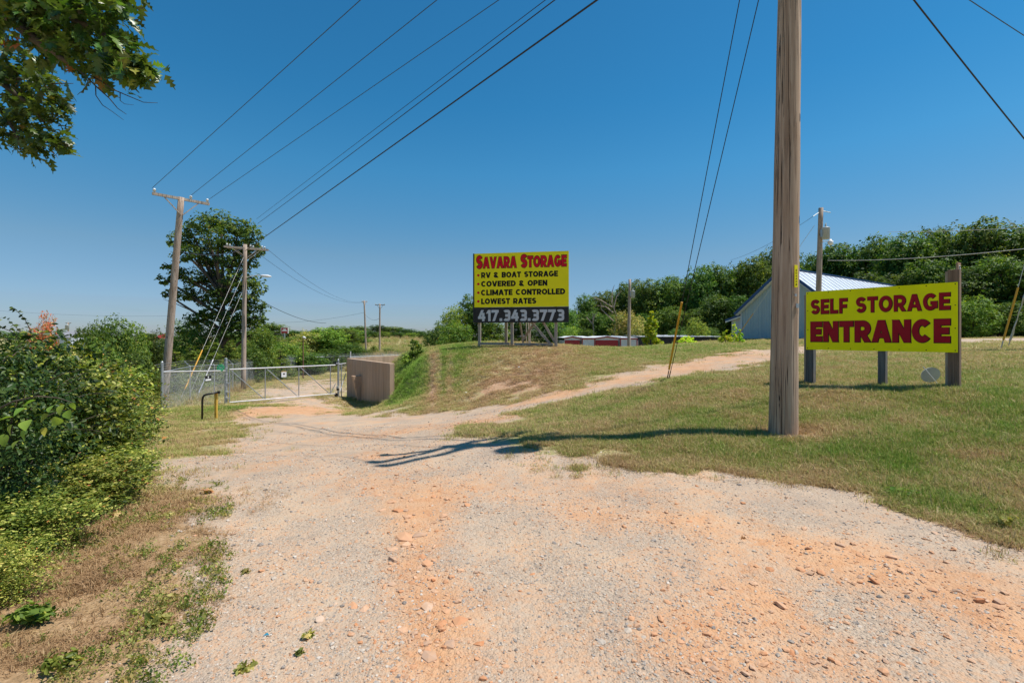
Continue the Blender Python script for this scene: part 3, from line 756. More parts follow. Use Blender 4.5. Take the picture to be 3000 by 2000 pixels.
# ------------------------------------------------------------------ lettering drawn from strokes
def arc(cx, cy, rx, ry, a0, a1, n=16, p=1.0):
    out = []
    for i in range(n + 1):
        a = R(a0 + (a1 - a0) * i / n); c, s_ = math.cos(a), math.sin(a)
        out.append((cx + rx * math.copysign(abs(c) ** p, c), cy + ry * math.copysign(abs(s_) ** p, s_)))
    return out
def glyph(ch, w, t, sq=1.0):
    """strokes of a letter in a box w x 1: ('s', centre line) or ('p', x0, y0, x1, y1, width)"""
    i = t / 2; m = 0.5; S = lambda *pts: ('s', [tuple(q) for q in pts]); V_ = lambda x, a=0, b=1: ('p', x, a, x, b, t)
    Hh = lambda y, a=0, b=None: ('r', a, y - i, w if b is None else b, y + i)
    r = w / 2 - i
    if ch == 'S':
        ry = (1 - t - 0) / 4
        return [('s', arc(w / 2, 1 - i - ry, r, ry, 25, 270, 18, sq) + arc(w / 2, i + ry, r, ry, 90, -155, 18, sq)[1:])]
    if ch == 'O' or ch == '0': return [('s', arc(w / 2, m, r, m - i, 0, 360, 32, sq))]
    if ch == 'C': return [('s', arc(w / 2, m, r, m - i, 42, 318, 26, sq))]
    if ch == 'G': return [('s', arc(w / 2, m, r, m - i, 42, 330, 26, sq)), ('r', w * 0.52, 0.34, w, 0.34 + t * 0.85), ('r', w - t, 0.12, w, 0.40)]
    if ch == 'E': return [V_(i), Hh(1 - i), Hh(m, 0, w * 0.92), Hh(i)]
    if ch == 'F': return [V_(i), Hh(1 - i), Hh(m - 0.03, 0, w * 0.92)]
    if ch == 'L': return [V_(i), Hh(i)]
    if ch == 'I': return [V_(w / 2)]
    if ch == 'T': return [V_(w / 2), Hh(1 - i)]
    if ch == 'A': return [('p', i, 0, w / 2 - i * 0.15, 1, t), ('p', w - i, 0, w / 2 + i * 0.15, 1, t), ('r', w * 0.22, 0.2, w * 0.78, 0.2 + t * 0.8)]
    if ch == 'V': return [('p', w / 2 - i * 0.15, 0, i, 1, t), ('p', w / 2 + i * 0.15, 0, w - i, 1, t)]
    if ch == 'W': return [('p', w * .27, 0, i, 1, t * .85), ('p', w * .27, 0, w / 2, 1, t * .85), ('p', w * .73, 0, w / 2, 1, t * .85), ('p', w * .73, 0, w - i, 1, t * .85)]
    if ch == 'M': return [V_(i), V_(w - i), ('p', w / 2, 0.15, i, 1, t * .9), ('p', w / 2, 0.15, w - i, 1, t * .9)]
    if ch == 'N': return [V_(i), V_(w - i), ('p', w - i, 0, i, 1, t)]
    if ch in 'PRB':
        yb = 0.40 if ch != 'B' else 0.5
        ry = (1 - i - yb) / 2 ; out = [V_(i), ('s', [(0.01, 1 - i)] + arc(w * 0.5, 1 - i - ry, w * 0.5 - i, ry, 90, -90, 12) + [(0.01, yb)])]
        if ch == 'R': out.append(('p', w - i * 1.05, 0, w * 0.5, yb, t))
        if ch == 'B': ry = (yb - i) / 2; out.append(('s', [(0.01, yb)] + arc(w * 0.55, i + ry, w * 0.45 - i, ry, 90, -90, 12) + [(0.01, i)]))
        return out
    if ch == 'D': return [V_(i), ('s', [(0.01, 1 - i)] + arc(w * 0.42, m, w * 0.58 - i, m - i, 90, -90, 16) + [(0.01, i)])]
    if ch == '&': return [('s', arc(w * .42, .76, w * .22, .24 - i, -60, 240, 14)), ('s', arc(w * .42, .29, w * .42 - i, .29 - i, 110, 350, 16)), ('p', w - i, 0, w * .3, .68, t * .9)]
    if ch == '1': return [V_(w - i), ('p', i, .68, w - i, 1, t * .9)]
    if ch == '7': return [Hh(1 - i), ('p', w * .32, 0, w - i, 1, t)]
    if ch == '4': return [('p', i, .30, w * .62, 1, t), ('r', 0, .20, w, .20 + t * .9), V_(w * .72, 0, 0.75)]
    if ch == '3':
        ry = (1 - t) / 4
        return [('s', arc(w / 2, 1 - i - ry, r, ry, 150, -90, 16, sq)), ('s', arc(w / 2, i + ry, r, ry, 90, -150, 16, sq)), ('r', w * .3, m - i, w * .7, m + i)]
    if ch == '8':
        ry = (1 - t) / 4
        return [('s', arc(w / 2, 1 - i - ry, r, ry, 0, 360, 22, sq)), ('s', arc(w / 2, i + ry, r, ry, 0, 360, 22, sq))]
    if ch == '9': return [('s', arc(w / 2, 0.66, r, 0.34 - i, 0, 360, 20)), ('s', [(w - i, .66)] + arc(w / 2, 0.34, r, .34 - i, 0, -140, 10))]
    if ch == '6': return [('s', arc(w / 2, 0.34, r, 0.34 - i, 0, 360, 20)), ('s', [(i, .34)] + arc(w / 2, 0.66, r, .34 - i, 180, 40, 10))]
    if ch == '.': return [('r', w / 2 - i * 1.1, 0, w / 2 + i * 1.1, t * 1.05)]
    return []
WID = {'I': .28, 'M': .98, 'W': 1.15, 'E': .62, 'F': .6, 'L': .58, '.': .28, ' ': .42, '1': .45, '&': .82, 'T': .68, 'S': .68, 'P': .7, 'R': .74, 'B': .72, 'N': .76, 'G': .82, 'O': .86, 'C': .8, 'A': .84, 'V': .84, 'D': .78}
def text(mb, s, o, u, v, n, hgt, width, t=0.2, gap=0.12, e=0.0, sq=1.0, wide=1.0, shift=(0, 0), tall=None, lift=0.0, word=None):
    """lay the string out from its lower left corner o along u, fitted to the given width; tall: {index: scale} for larger capitals"""
    o, u, v, n = Vector(o), Vector(u).normalized(), Vector(v).normalized(), Vector(n).normalized()
    ws = [WID.get(c, .72) * wide * (tall or {}).get(k, 1.0) for k, c in enumerate(s)]
    tot = sum(ws) + gap * (len(s) - 1); fx = width / (tot * hgt)
    x = 0.0; q = 0
    for k, c in enumerate(s):
        w = ws[k]; sc_ = (tall or {}).get(k, 1.0)
        for st in (glyph(c, w / sc_, t, sq) if word is None or s[:k].count(' ') == word else []):
            z = lift + 0.00025 * q; q = (q + 1) % 7
            def pt(a, b_): return o + u * ((x + a * sc_) * hgt * fx + shift[0]) + v * (b_ * hgt * sc_ + shift[1] - (sc_ - 1) * hgt * 0.12) + n * z
            if st[0] == 'r':
                _, x0, y0, x1, y1 = st
                mb.add([pt(x0 - e, y0 - e), pt(x1 + e, y0 - e), pt(x1 + e, y1 + e), pt(x0 - e, y1 + e)], [(0, 1, 2, 3)])
            elif st[0] == 'p':
                _, x0, y0, x1, y1, tw = st
                d = math.hypot(x1 - x0, y1 - y0); hw = tw / 2 * d / max(abs(y1 - y0), 1e-3) ** 1.0 if abs(y1 - y0) > .3 else tw
                hw = min(hw, tw * .72) + e; dy = e; sl = (x1 - x0) / (y1 - y0)
                mb.add([pt(x0 - hw - sl * dy, y0 - dy), pt(x0 + hw - sl * dy, y0 - dy), pt(x1 + hw + sl * dy, y1 + dy), pt(x1 - hw + sl * dy, y1 + dy)], [(0, 1, 2, 3)])
            else:
                pts = [Vector((a, b_, 0)) for a, b_ in st[1]]; hw = t / 2 + e; L = []; Rr = []
                closed = (pts[0] - pts[-1]).length < 1e-4
                for j, p in enumerate(pts):
                    a = pts[j - 1] if j > 0 else (pts[-2] if closed else None); c2 = pts[j + 1] if j < len(pts) - 1 else (pts[1] if closed else None)
                    d1 = (p - a).normalized() if a is not None else None; d2 = (c2 - p).normalized() if c2 is not None else None
                    if d1 is None: d1 = d2
                    if d2 is None: d2 = d1
                    td = (d1 + d2).normalized(); nn = Vector((-td.y, td.x, 0)); k2 = 1 / max(0.6, nn.dot(Vector((-d1.y, d1.x, 0))))
                    pp = p
                    if e and not closed:
                        if j == 0: pp = p - d2 * e
                        if j == len(pts) - 1: pp = p + d1 * e
                    L.append(pp + nn * hw * k2); Rr.append(pp - nn * hw * k2)
                vs = [pt(a.x, a.y) for a in L] + [pt(a.x, a.y) for a in Rr]; m_ = len(L)
                mb.add(vs, [(j, m_ + j, m_ + j + 1, j + 1) for j in range(m_ - 1)])
        x += w + gap
    return mb
Z3 = Vector((0, 0, 1))
def words(name, mat, parent, s, *a, **k):
    for i in range(s.count(' ') + 1): text(MB(), s, *a, word=i, **k).build(name, mat, parent)

# ------------------------------------------------------------------ buildings
def metal_building():
    """gabled metal building on the right"""
    d = 36.0
    A = Vector((800 / F * d, d, 0)); rd = Vector((0.825, 0.565, 0)).normalized(); gd = Vector((0.565, -0.825, 0)).normalized()
    hw = 0.0947 * d; zb = 1.42; ze = CAMZ + 2.05; za = CAMZ + 200 / F * d - 0.12; Ln = 0.60 * d
    t = thing('metal_building', 'blue-grey ribbed metal building with pale gabled roof and dark blue trim', 'building', (A.x, A.y, zb))
    n = -rd                                                     # gable normal, towards the camera
    def top(s): return za - abs(s) / hw * (za - ze)
    pts = lambda s0, s1: [A + gd * s0 + Z3 * zb, A + gd * s1 + Z3 * zb, A + gd * s1 + Z3 * top(s1)] + ([A + Z3 * za] if s0 < 0 < s1 else []) + [A + gd * s0 + Z3 * top(s0)]
    k = 8; st = 2 * hw / k
    for i in range(k):                                          # gable wall panels
        s0, s1 = -hw + i * st + 0.006, -hw + (i + 1) * st - 0.006
        mb = MB().poly(pts(s0, s1), rd * 0.06)
        for j in range(4):
            s = s0 + (j + 0.5) * (s1 - s0) / 4
            mb.beam(A + gd * s + n * 0.012 + Z3 * zb, A + gd * s + n * 0.012 + Z3 * (top(s) - 0.05), 0.035, 0.03, up=n)
        mb.build('wall_panel', M['siding'], t)
    for sgn in (-1, 1):                                         # long side walls in panels
        c0 = A + gd * hw * sgn
        for i in range(12):
            a = c0 + rd * (Ln / 12 * i + .07); b2 = c0 + rd * (Ln / 12 * (i + 1) + .06)
            mb = MB().box((a + b2) / 2 + Z3 * (zb + ze) / 2, (Ln / 12 - .012, .05, ze - zb), (rd, gd, Z3))
            for j in range(4): mb.box(a + rd * (j + .5) * Ln / 48 + gd * .035 * sgn + Z3 * (zb + ze) / 2, (.05, .03, ze - zb - .06), (rd, gd, Z3))
            mb.build('wall_panel', M['siding'], t)
    MB().box(A + rd * Ln / 2 + Z3 * (zb - 0.22), (Ln - .1, 2 * hw - .08, .42), (rd, gd, Z3)).build('foundation', M['concrete'], t)
    bk = A + rd * Ln
    MB().poly([bk + gd * -hw + Z3 * zb, bk + gd * hw + Z3 * zb, bk + gd * hw + Z3 * ze, bk + Z3 * za, bk - gd * hw + Z3 * ze], rd * .05).build('rear_wall', M['siding'], t)
    sl = Vector((0, 0, za - ze)); over = 0.35
    for sgn in (-1, 1):
        e = gd * hw * sgn - sl; e *= (1 + over / hw); nn = rd.cross(e).normalized()
        if nn.z < 0: nn = -nn
        w_ = (Ln + 0.8) / 24
        for i in range(24):
            a = A - rd * 0.4 + rd * w_ * i + Z3 * (za + .06)
            mb = MB().poly([a + rd * .004, a + rd * (w_ - .004), a + rd * (w_ - .004) + e, a + rd * .004 + e], nn * .03)
            mb.beam(a + rd * .03 + nn * .045, a + rd * .03 + e + nn * .045, .035, .04, up=nn)
            mb.build('roof_panel', M['roof'], t)
        a = A - rd * 0.43 + Z3 * (za + .03)
        MB().beam(a + nn * .03, a + e + nn * .03, .05, .20, up=nn).build('rake_trim', M['blue_trim'], t)
        MB().beam(a + rd * .22 - nn * .1, a + e + rd * .22 - nn * .1, .40, .03, up=nn).build('soffit', M['white'], t)
        a = A - rd * .4 + e + Z3 * (za + .03); MB().beam(a, a + rd * (Ln + .8), .04, .14).build('eave_trim', M['blue_trim'], t)
    MB().beam(A - rd * .45 + Z3 * (za + .12), A + rd * (Ln + .45) + Z3 * (za + .12), .3, .05).build('ridge_cap', M['blue_trim'], t)
    for s in (-hw, hw): MB().box(A + gd * (s * 1.0) + n * .02 + Z3 * (zb + ze) / 2, (.1, .1, ze - zb), (rd, gd, Z3)).build('corner_trim', M['siding_lt'], t)
    # lean-to annex on the left with a window
    c0 = A - gd * hw + rd * 1.2; aw = 1.55; z1 = ze - .15; z2 = ze - .62
    q0, q1 = c0, c0 - gd * aw
    for i in range(3):
        a = q0 - gd * aw / 3 * i; b2 = q0 - gd * (aw / 3 * (i + 1) - .01); ta = z1 + (z2 - z1) * i / 3; tb = z1 + (z2 - z1) * (i + 1) / 3
        MB().poly([a + Z3 * zb, b2 + Z3 * zb, b2 + Z3 * tb, a + Z3 * ta], rd * .06).build('wall_panel', M['siding_lt'], t)
    MB().box(q1 + rd * 2.5 + Z3 * (zb + z2) / 2, (5, .06, z2 - zb), (rd, gd, Z3)).build('annex_side_wall', M['siding_lt'], t)
    e = (-gd * (aw + .4) + Z3 * (z2 - z1) * (aw + .4) / aw)
    a = q0 - rd * .3 + Z3 * (z1 + .05)
    MB().poly([a, a + rd * 5.2, a + rd * 5.2 + e, a + e], Z3 * .05).build('annex_roof', M['roof'], t)
    MB().beam(a - rd * .02, a - rd * .02 + e, .05, .16).build('rake_trim', M['blue_trim'], t)
    MB().beam(a - rd * .01 - Z3 * .13, a - rd * .01 + e - Z3 * .13, .04, .11).build('fascia', M['white'], t)
    wc = q0 - gd * .42 + n * .03 + Z3 * (zb + 1.28)
    fr = MB()
    for sx2, sz, ww, hh in ((-.25, 0, .06, 1.02), (.25, 0, .06, 1.02), (0, .48, .44, .06), (0, -.48, .44, .06), (0, 0, .44, .04)):
        fr.box(wc + gd * sx2 + Z3 * sz, (.06, ww, hh), (rd, gd, Z3))
    f = fr.build('window', M['white'], t)
    MB().box(wc + rd * .015, (.02, .44, .9), (rd, gd, Z3)).build('pane', M['glass'], f)
metal_building()

def storage_row(name, label, d, px0, px1, ytop, gables, grp, walls, trim, zb=-1.7, depth=9, h_=2.6, slope=0.0):
    """long low storage block; gables: list of (px0, px1) gable ends facing the camera"""
    x0 = (px0 - 1500) / F * d; x1 = (px1 - 1500) / F * d; zt = CAMZ - (ytop - HZ) / F * d
    t = thing(name, label, 'storage building', ((x0 + x1) / 2, d, zb), grp)
    y2 = d + depth
    MB().box(((x0 + x1) / 2, y2, (zb + zt) / 2 - .15), (x1 - x0 - .1, .1, zt - zb - .3)).build('rear_wall', walls, t)
    for xx in (x0 + .05, x1 - .05): MB().box((xx, (d + y2) / 2, (zb + zt) / 2 - .2), (.08, depth - .1, zt - zb - .45)).build('side_wall', walls, t)
    for a, b2, kind in gables:
        xa = (a - 1500) / F * d; xb = (b2 - 1500) / F * d; xm = (xa + xb) / 2
        ze = zt - (0.27 if kind == 'g' else 0.27)
        if kind == 'g':
            MB().poly([(xa, d, ze - .12), (xb, d, ze - .12), (xb, d, ze), (xm, d, zt - .1), (xa, d, ze)], (0, .08, 0)).build('gable_wall', walls, t)
            MB().box(((xa + xb) / 2, d + .04, (zb + ze - .125) / 2), (xb - xa - .1, .06, ze - .125 - zb)).build('roll_door', trim, t)
            for p, q in (((xa - .05, xm)), ((xm, xb + .05))):
                za_, zb_ = (ze, zt - .1) if p < xm - .01 else (zt - .1, ze)
                MB().beam((p, d - .05, za_ + .05), (q, d - .05, zb_ + .05), .08, .13).build('rake_trim', trim, t)
            nr_ = 8
            for k in range(nr_):
                ya = d - .1 + (depth + .2) / nr_ * k; yb = ya + (depth + .2) / nr_ - .015
                MB().poly([(xa - .05, ya, ze + .1), (xm, ya, zt), (xb + .05, ya, ze + .1), (xb + .05, ya, ze + .14), (xm, ya, zt + .04), (xa - .05, ya, ze + .14)], (0, yb - ya, 0)).build('roof_panel', M['white_roof'], t)
        else:
            MB().box((xm, d + .04, (zb + ze) / 2), (xb - xa, .08, ze - zb)).build('wall_panel', walls, t)
            if trim is not None:
                MB().beam((xa, d - .03, ze + .03), (xb, d - .03, ze + .03), .08, .12).build('eave_trim', trim, t)
                for xx in (xa + .06, xb - .06): MB().box((xx, d - .02, (zb + ze) / 2), (.1, .06, ze - zb - .12)).build('corner_trim', trim, t)
            k = max(1, int((xb - xa) / .9)); w_ = (xb - xa) / k
            for j in range(k):
                xx = xa + w_ * j
                mb = MB().poly([(xx + .01, d - .12, ze + .1), (xx + w_ - .01, d - .12, ze + .1), (xx + w_ - .01, d + depth, zt), (xx + .01, d + depth, zt)], (0, 0, .04))
                mb.beam((xx + .04, d - .12, ze + .17), (xx + .04, d + depth, zt + .07), .05, .05)
                mb.build('roof_panel', M['white_roof'], t)
storage_row('storage_building', 'low white storage building with red trim and red roll doors, behind the billboard', 50, 1653, 1870, 985,
            [(1653, 1700, 'g'), (1704, 1744, 'f'), (1744, 1812, 'g'), (1816, 1868, 'f')], 'low storage buildings beyond the lawn', M['siding_wh'], M['red_trim'])
storage_row('storage_building', 'long grey storage building with a flat white roof, left of the blue-grey building', 56, 1872, 2112, 982,
            [(1872, 2112, 'f')], 'low storage buildings beyond the lawn', M['sign_black'], None, zb=-1.2)

def far_house():
    d = 110; t = thing('house', 'grey shingled house roof showing above the trees behind the red maple', 'house', W(176, 1040, d))
    a = W(148, 988, d); b2 = W(206, 988, d)
    MB().poly([a, b2, b2 + Vector((-.6, 3, 1.3)), a + Vector((.6, 3, 1.3))], (0, .1, .1)).build('roof', M['grey_roof'], t)
    MB().box((a + b2) / 2 + Vector((0, 2.5, -2)), (b2.x - a.x - .6, 4.4, 3.8)).build('wall', M['siding_lt'], t)
far_house()
def red_roof():
    d = 105; t = thing('shed', 'small red roofed shed glimpsed through the trees left of the leaning pole', 'shed', W(468, 1030, d))
    c = W(468, 990, d)
    MB().poly([c + Vector((-1.2, 0, 0)), c + Vector((1.2, 0, 0)), c + Vector((1.0, 1.5, .8)), c + Vector((-1.0, 1.5, .8))], (0, .1, .08)).build('roof', M['red_trim'], t)
    MB().box(c + Vector((0, 1.4, -1.5)), (2, 2.2, 2.8)).build('wall', M['siding_wh'], t)
red_roof()

# ------------------------------------------------------------------ concrete walls
wn_ = Vector((-0.803, -0.596, 0))
a = Vector((-10.62, 30.7, 0)); b2 = Vector((-6.42, 25.1, 0)); dr = (b2 - a).normalized(); ztop = 0.17; zbot = -2.6
pn = Vector((dr.y, -dr.x, 0))          # wall normal towards the drive
if pn.dot(Vector((0, -1, 0))) < 0: pn = -pn
t = thing('concrete_wall', 'stained brown concrete wing wall standing beside the gate, end face lit by the sun', 'wall', ((a + b2) / 2).to_tuple()[:2] + (zbot,))
mb = MB().poly([a + Z3 * zbot, b2 + Z3 * zbot, b2 + Z3 * ztop, a + Z3 * (ztop + .02)], -pn * 0.26)
mb.build('wall_slab', M['concrete'], t, bevel=0.015)
c0 = G(1048, 1182); c0 = a + dr * ((W(1050, 1100, 28.6) - a).dot(dr)) + pn * 0.002
MB().add([c0 + v_ for v_ in (pn * .50 - dr * .20 + Z3 * -.75, pn * .50 + dr * .20 + Z3 * -.75, dr * .20 + Z3 * -.75, -dr * .20 + Z3 * -.75,
          pn * .10 - dr * .10 + Z3 * -2.5, pn * .10 + dr * .05 + Z3 * -2.5, dr * .05 + Z3 * -2.5, -dr * .10 + Z3 * -2.5)],
         [(0, 1, 2, 3), (7, 6, 5, 4), (0, 4, 5, 1), (1, 5, 6, 2), (3, 7, 4, 0), (2, 6, 7, 3)]).build('buttress', M['concrete'], t, bevel=.01)
a3 = Vector((-10.45, 31.0, 0)); b3 = Vector((-7.2, 35.0, 0)); d3 = (b3 - a3).normalized(); p3 = Vector((d3.y, -d3.x, 0))
t = thing('concrete_wall', 'pale concrete retaining wall running back behind the brown wall into the grassy bank', 'wall', (a3.x, a3.y, zbot))
MB().poly([a3 + Z3 * zbot, b3 + Z3 * zbot, b3 + Z3 * .22, a3 + Z3 * .19], p3 * -.25).build('wall_slab', M['concrete'], t, bevel=.01)
MB().beam(a3 + Z3 * .25 - p3 * .12, b3 + Z3 * .28 - p3 * .12, .10, .04).build('top_rail', M['rail'], t)
MB().tube([a3 + Z3 * .15 + d3 * .05 - p3 * .12, a3 + Z3 * .62 + d3 * .05 - p3 * .12], .035, 8).build('pipe', M['rail'], t)

# ------------------------------------------------------------------ billboard
def billboard():
    A = W(1390, 985, 24.9); B = W(1666.5, 985, 24.05); A.z = B.z = 0
    u = (B - A).normalized(); n = Vector((u.y, -u.x, 0)); Wd = (B - A).length
    zt, zm, zb = 5.90, 3.10, 2.30
    t = thing('billboard', 'large yellow billboard with red heading and black phone strip, on timber posts on the bank', 'billboard', ((A + B) / 2 + Z3 * 1.0))
    base = lambda s, z, k=0.0: A + u * s + Z3 * z + n * k
    top = MB().box(base(Wd / 2, (zt + zm) / 2), (Wd, .05, zt - zm - .01), (u, n, Z3)).build('sign_panel', M['sign_yellow'], t)
    low = MB().box(base(Wd / 2, (zm + zb) / 2), (Wd, .05, zm - zb - .005), (u, n, Z3)).build('sign_panel', M['sign_black'], t)
    MB().box(base(-.035, (zt + zb) / 2, -.07), (.06, .22, zt - zb), (u, n, Z3)).build('side_frame', M['black'], t)
    sx = Wd / 1240.0                      # billboard crop pixels -> metres
    X0 = lambda px: (px - 180) * sx
    Y0 = lambda py: zt - (py - 172) * (zt - zb) / (1095 - 172)
    tl = {0: 1.18, 7: 1.18}
    for col, e, k in (('ink_black', .04, .027), ('ink_red', 0, .030)):
        words('heading_lettering' if not e else 'lettering_outline', M[col], top, 'SAVARA STORAGE', base(X0(208), Y0(372), k), u, Z3, n, Y0(225) - Y0(372), X0(1392) - X0(208), .25, .05, e, 1, .95, (0, 0), tl)
    for s_, x0, x1, y in (('RV & BOAT STORAGE', 272, 1282, (425, 500)), ('COVERED & OPEN', 272, 1146, (541, 616)), ('CLIMATE CONTROLLED', 270, 1374, (656, 732)), ('LOWEST RATES', 272, 1002, (772, 848))):
        words('lettering', M['ink_black'], top, s_, base(X0(x0), Y0(y[1]), .027), u, Z3, n, Y0(y[0]) - Y0(y[1]), X0(x1) - X0(x0), .27, .045)
        c = base(X0(234), (Y0(y[0]) + Y0(y[1])) / 2, .026); r_ = 17 * sx
        MB().poly([c + u * r_ * math.cos(q) + Z3 * r_ * math.sin(q) for q in [k * math.pi / 12 for k in range(24)]], n * .003).build('bullet', M['ink_red'], top)
    text(MB(), '417.343.3773', base(X0(230), Y0(1073), .027), u, Z3, n, Y0(925) - Y0(1073), X0(1362) - X0(230), .24, .07, 0, .55, 1.0).build('phone_lettering', M['ink_grey'], low)
    g = lambda s, k=0: h(*(A + u * s + n * k).to_tuple()[:2]) - .3
    S = lambda px: Wd * (px - 1390) / 276.5
    for px, k in ((1403.5, -.14), (1501, -.14), (1629, -.14), (1471, -1.3), (1543, -1.3)):
        s_ = S(px); p = base(s_, 0, k); MB().box(Vector((p.x, p.y, (g(s_, k) + zt - .4) / 2)), (.14, .14, zt - .4 - g(s_, k)), (u, n, Z3)).build('post', M['post'], t, bevel=.006)
    for z in (2.5, 3.6, 4.7, 5.6): MB().box(base(Wd / 2, z, -.045), (Wd - .2, .04, .12), (u, n, Z3)).build('stringer', M['post'], t)
    MB().box(base(S(1450), 1.22, -.02), (S(1490) - S(1400), .06, .12), (u, n, Z3)).build('lower_beam', M['post'], t)
    MB().box(base(S(1565), 1.20, -.02), (S(1620) - S(1508), .06, .12), (u, n, Z3)).build('lower_beam', M['post'], t)
    for p, q, k0, k1 in ((1556, 1618, -.3, -.1), (1590, 1632, -.4, -.2), (1566, 1524, -.6, -.9)):
        MB().beam(base(S(p), 2.35, k0), base(S(q), 1.12 if p != 1566 else 1.35, k1), .12, .07, up=n).build('diagonal_brace', M['post'], t)
    for p, q in ((1518, 1525), ): MB().beam(base(S(p), 2.5, -.7), base(S(q), .95, -1.5), .08, .05, up=n).build('rear_brace', M['post'], t)
    for p, q in ((1540, 1533), (1545, 1542)): MB().tube([base(S(p), 3.2, -.5), base(S(q), .85, -1.4)], .022, 6).build('pipe_brace', M['rail'], t)
billboard()

# ------------------------------------------------------------------ entrance sign
def entrance_sign():
    A = Vector((862 / F * 10.17, 10.17, 0)); B = Vector((1306 / F * 8.25, 8.25, 0)); u = (B - A).normalized(); n = Vector((u.y, -u.x, 0))
    if n.y > 0: n = -n
    Wd = (B - A).length; zt, zb = 2.54, 1.32
    t = thing('entrance_sign', 'yellow sign with two lines of dark red lettering on wooden posts in the lawn', 'sign', ((A + B) / 2 + Z3 * .62))
    base = lambda s, z, k=0.0: A + u * s + Z3 * z + n * k
    pan = MB().box(base(Wd / 2, (zt + zb) / 2), (Wd, .016, zt - zb), (u, n, Z3)).build('sign_panel', M['sign_yellow2'], t)
    # pixel rows and columns of the lettering, undone for perspective
    def UV(px, py):
        # ray through the pixel meets the panel plane
        dv = Vector(((px - 1500) / F, 1, -(py - HZ) / F)); o = Vector((0, 0, CAMZ)); k = (A - o).dot(n) / dv.dot(n); q = o + dv * k
        return (Vector((q.x, q.y, 0)) - A).dot(u), q.z
    K = 600 / 2091.0
    rows = (('SELF STORAGE', (265, 590), (1688, 548), (1688, 368), .225, .09), ('ENTRANCE', (260, 872), (1688, 882), (1688, 638), .265, .055))
    for s_, bl, br, tr_, tk, gp in rows:
        x0, z0 = UV(2300 + bl[0] * K, 750 + bl[1] * K); x1, z1 = UV(2300 + br[0] * K, 750 + br[1] * K); _, z2 = UV(2300 + tr_[0] * K, 750 + tr_[1] * K)
        zz = (z0 + z1) / 2; hh = z2 - zz
        for col, e, k, sh in (('ink_black', .022, .0095, (.006, -.005)), ('ink_red2', 0, .012, (0, 0))):
            words('lettering' if not e else 'lettering_outline', M[col], pan, s_, base(x0, zz, k), u, Z3, n, hh, x1 - x0, tk, gp, e, 1, 1.0, sh)
    for i in range(7):
        for z in (zt - .035, zb + .035):
            c = base(.03 + (Wd - .06) * i / 6, z, .009); MB().poly([c + u * .009 * math.cos(q) + Z3 * .009 * math.sin(q) for q in [k * math.pi / 4 for k in range(8)]], n * .004).build('screw', M['ink_black'], pan)
    for s_ in (.035, Wd - .03):
        for z in (zb + .42, zb + .82):
            c = base(s_, z, .009); MB().poly([c + u * .009 * math.cos(q) + Z3 * .009 * math.sin(q) for q in [k * math.pi / 4 for k in range(8)]], n * .004).build('screw', M['ink_black'], pan)
    for s_, zt_, mat, wd in ((.02, 2.5, 'post_dark', .14), (1.27, 2.45, 'post_dark', .12), (2.30, 2.76, 'post_brown', .15)):
        p = base(s_ + .04, 0, -.085); g_ = h(p.x, p.y) - .3
        mb = MB().box(Vector((p.x, p.y, (g_ + zt_) / 2)), (wd, .14, zt_ - g_), (u, n, Z3)); mb.build('post', M[mat], t, bevel=.006)
        if s_ != 1.27:
            p2 = base(s_ - .055, 0, -.09); MB().box(Vector((p2.x, p2.y, (g_ + zt_ - .02) / 2)), (.038, .12, zt_ - .02 - g_), (u, n, Z3)).build('side_board', M['post'], t)
    for z in (1.45, 2.4): MB().box(base(Wd / 2, z, -.03), (Wd - .1, .038, .09), (u, n, Z3)).build('stringer', M['post'], t)
entrance_sign()

# small reddish board on a stake beside the entrance sign
c = W(2808, 790, 8.45); u = Vector((.83, .56, 0)).normalized(); n = Vector((u.y, -u.x, 0))
t = thing('marker_board', 'small reddish board with a painted E on a stake above the entrance sign', 'marker board', (c.x, c.y, h(c.x, c.y)))
pb = MB().box(c, (.155, .03, .25), (u, n, Z3)).build('board', M['board'], t, bevel=.003)
text(MB(), 'E', c + u * -.035 - Z3 * .05 + n * .017, u, Z3, n, .11, .07, .28, .1, .10).build('letter_outline', M['white'], pb)
text(MB(), 'E', c + u * -.035 - Z3 * .05 + n * .020, u, Z3, n, .11, .07, .2, .1, 0).build('letter', M['ink_black'], pb)
g_ = h(c.x, c.y); MB().box(Vector((c.x - .02, c.y + .03, (g_ - .1 + c.z) / 2)), (.035, .02, c.z + .1 - g_), (u, n, Z3)).build('stake', M['white'], t)

# grey reflector disc leaning on its rod
d = 8.75; a = W(2702, 1074, d); b2 = W(2774, 1140, d - .1)
t = thing('reflector', 'grey round reflector disc leaning on a thin metal rod under the entrance sign', 'reflector', tuple(b2))
c = W(2730, 1098, d) + Vector((0, .02, 0))
MB().poly([c + Vector((math.cos(q) * .175, math.sin(q) * -.03, math.sin(q) * .14)) for q in [k * math.pi / 14 for k in range(28)]], (0, .012, 0)).build('disc', M['disc'], t)
MB().tube([a + Vector((0, -.02, 0)), b2 + Vector((0, 0, -.1))], .008, 8).build('rod', M['rail'], t)

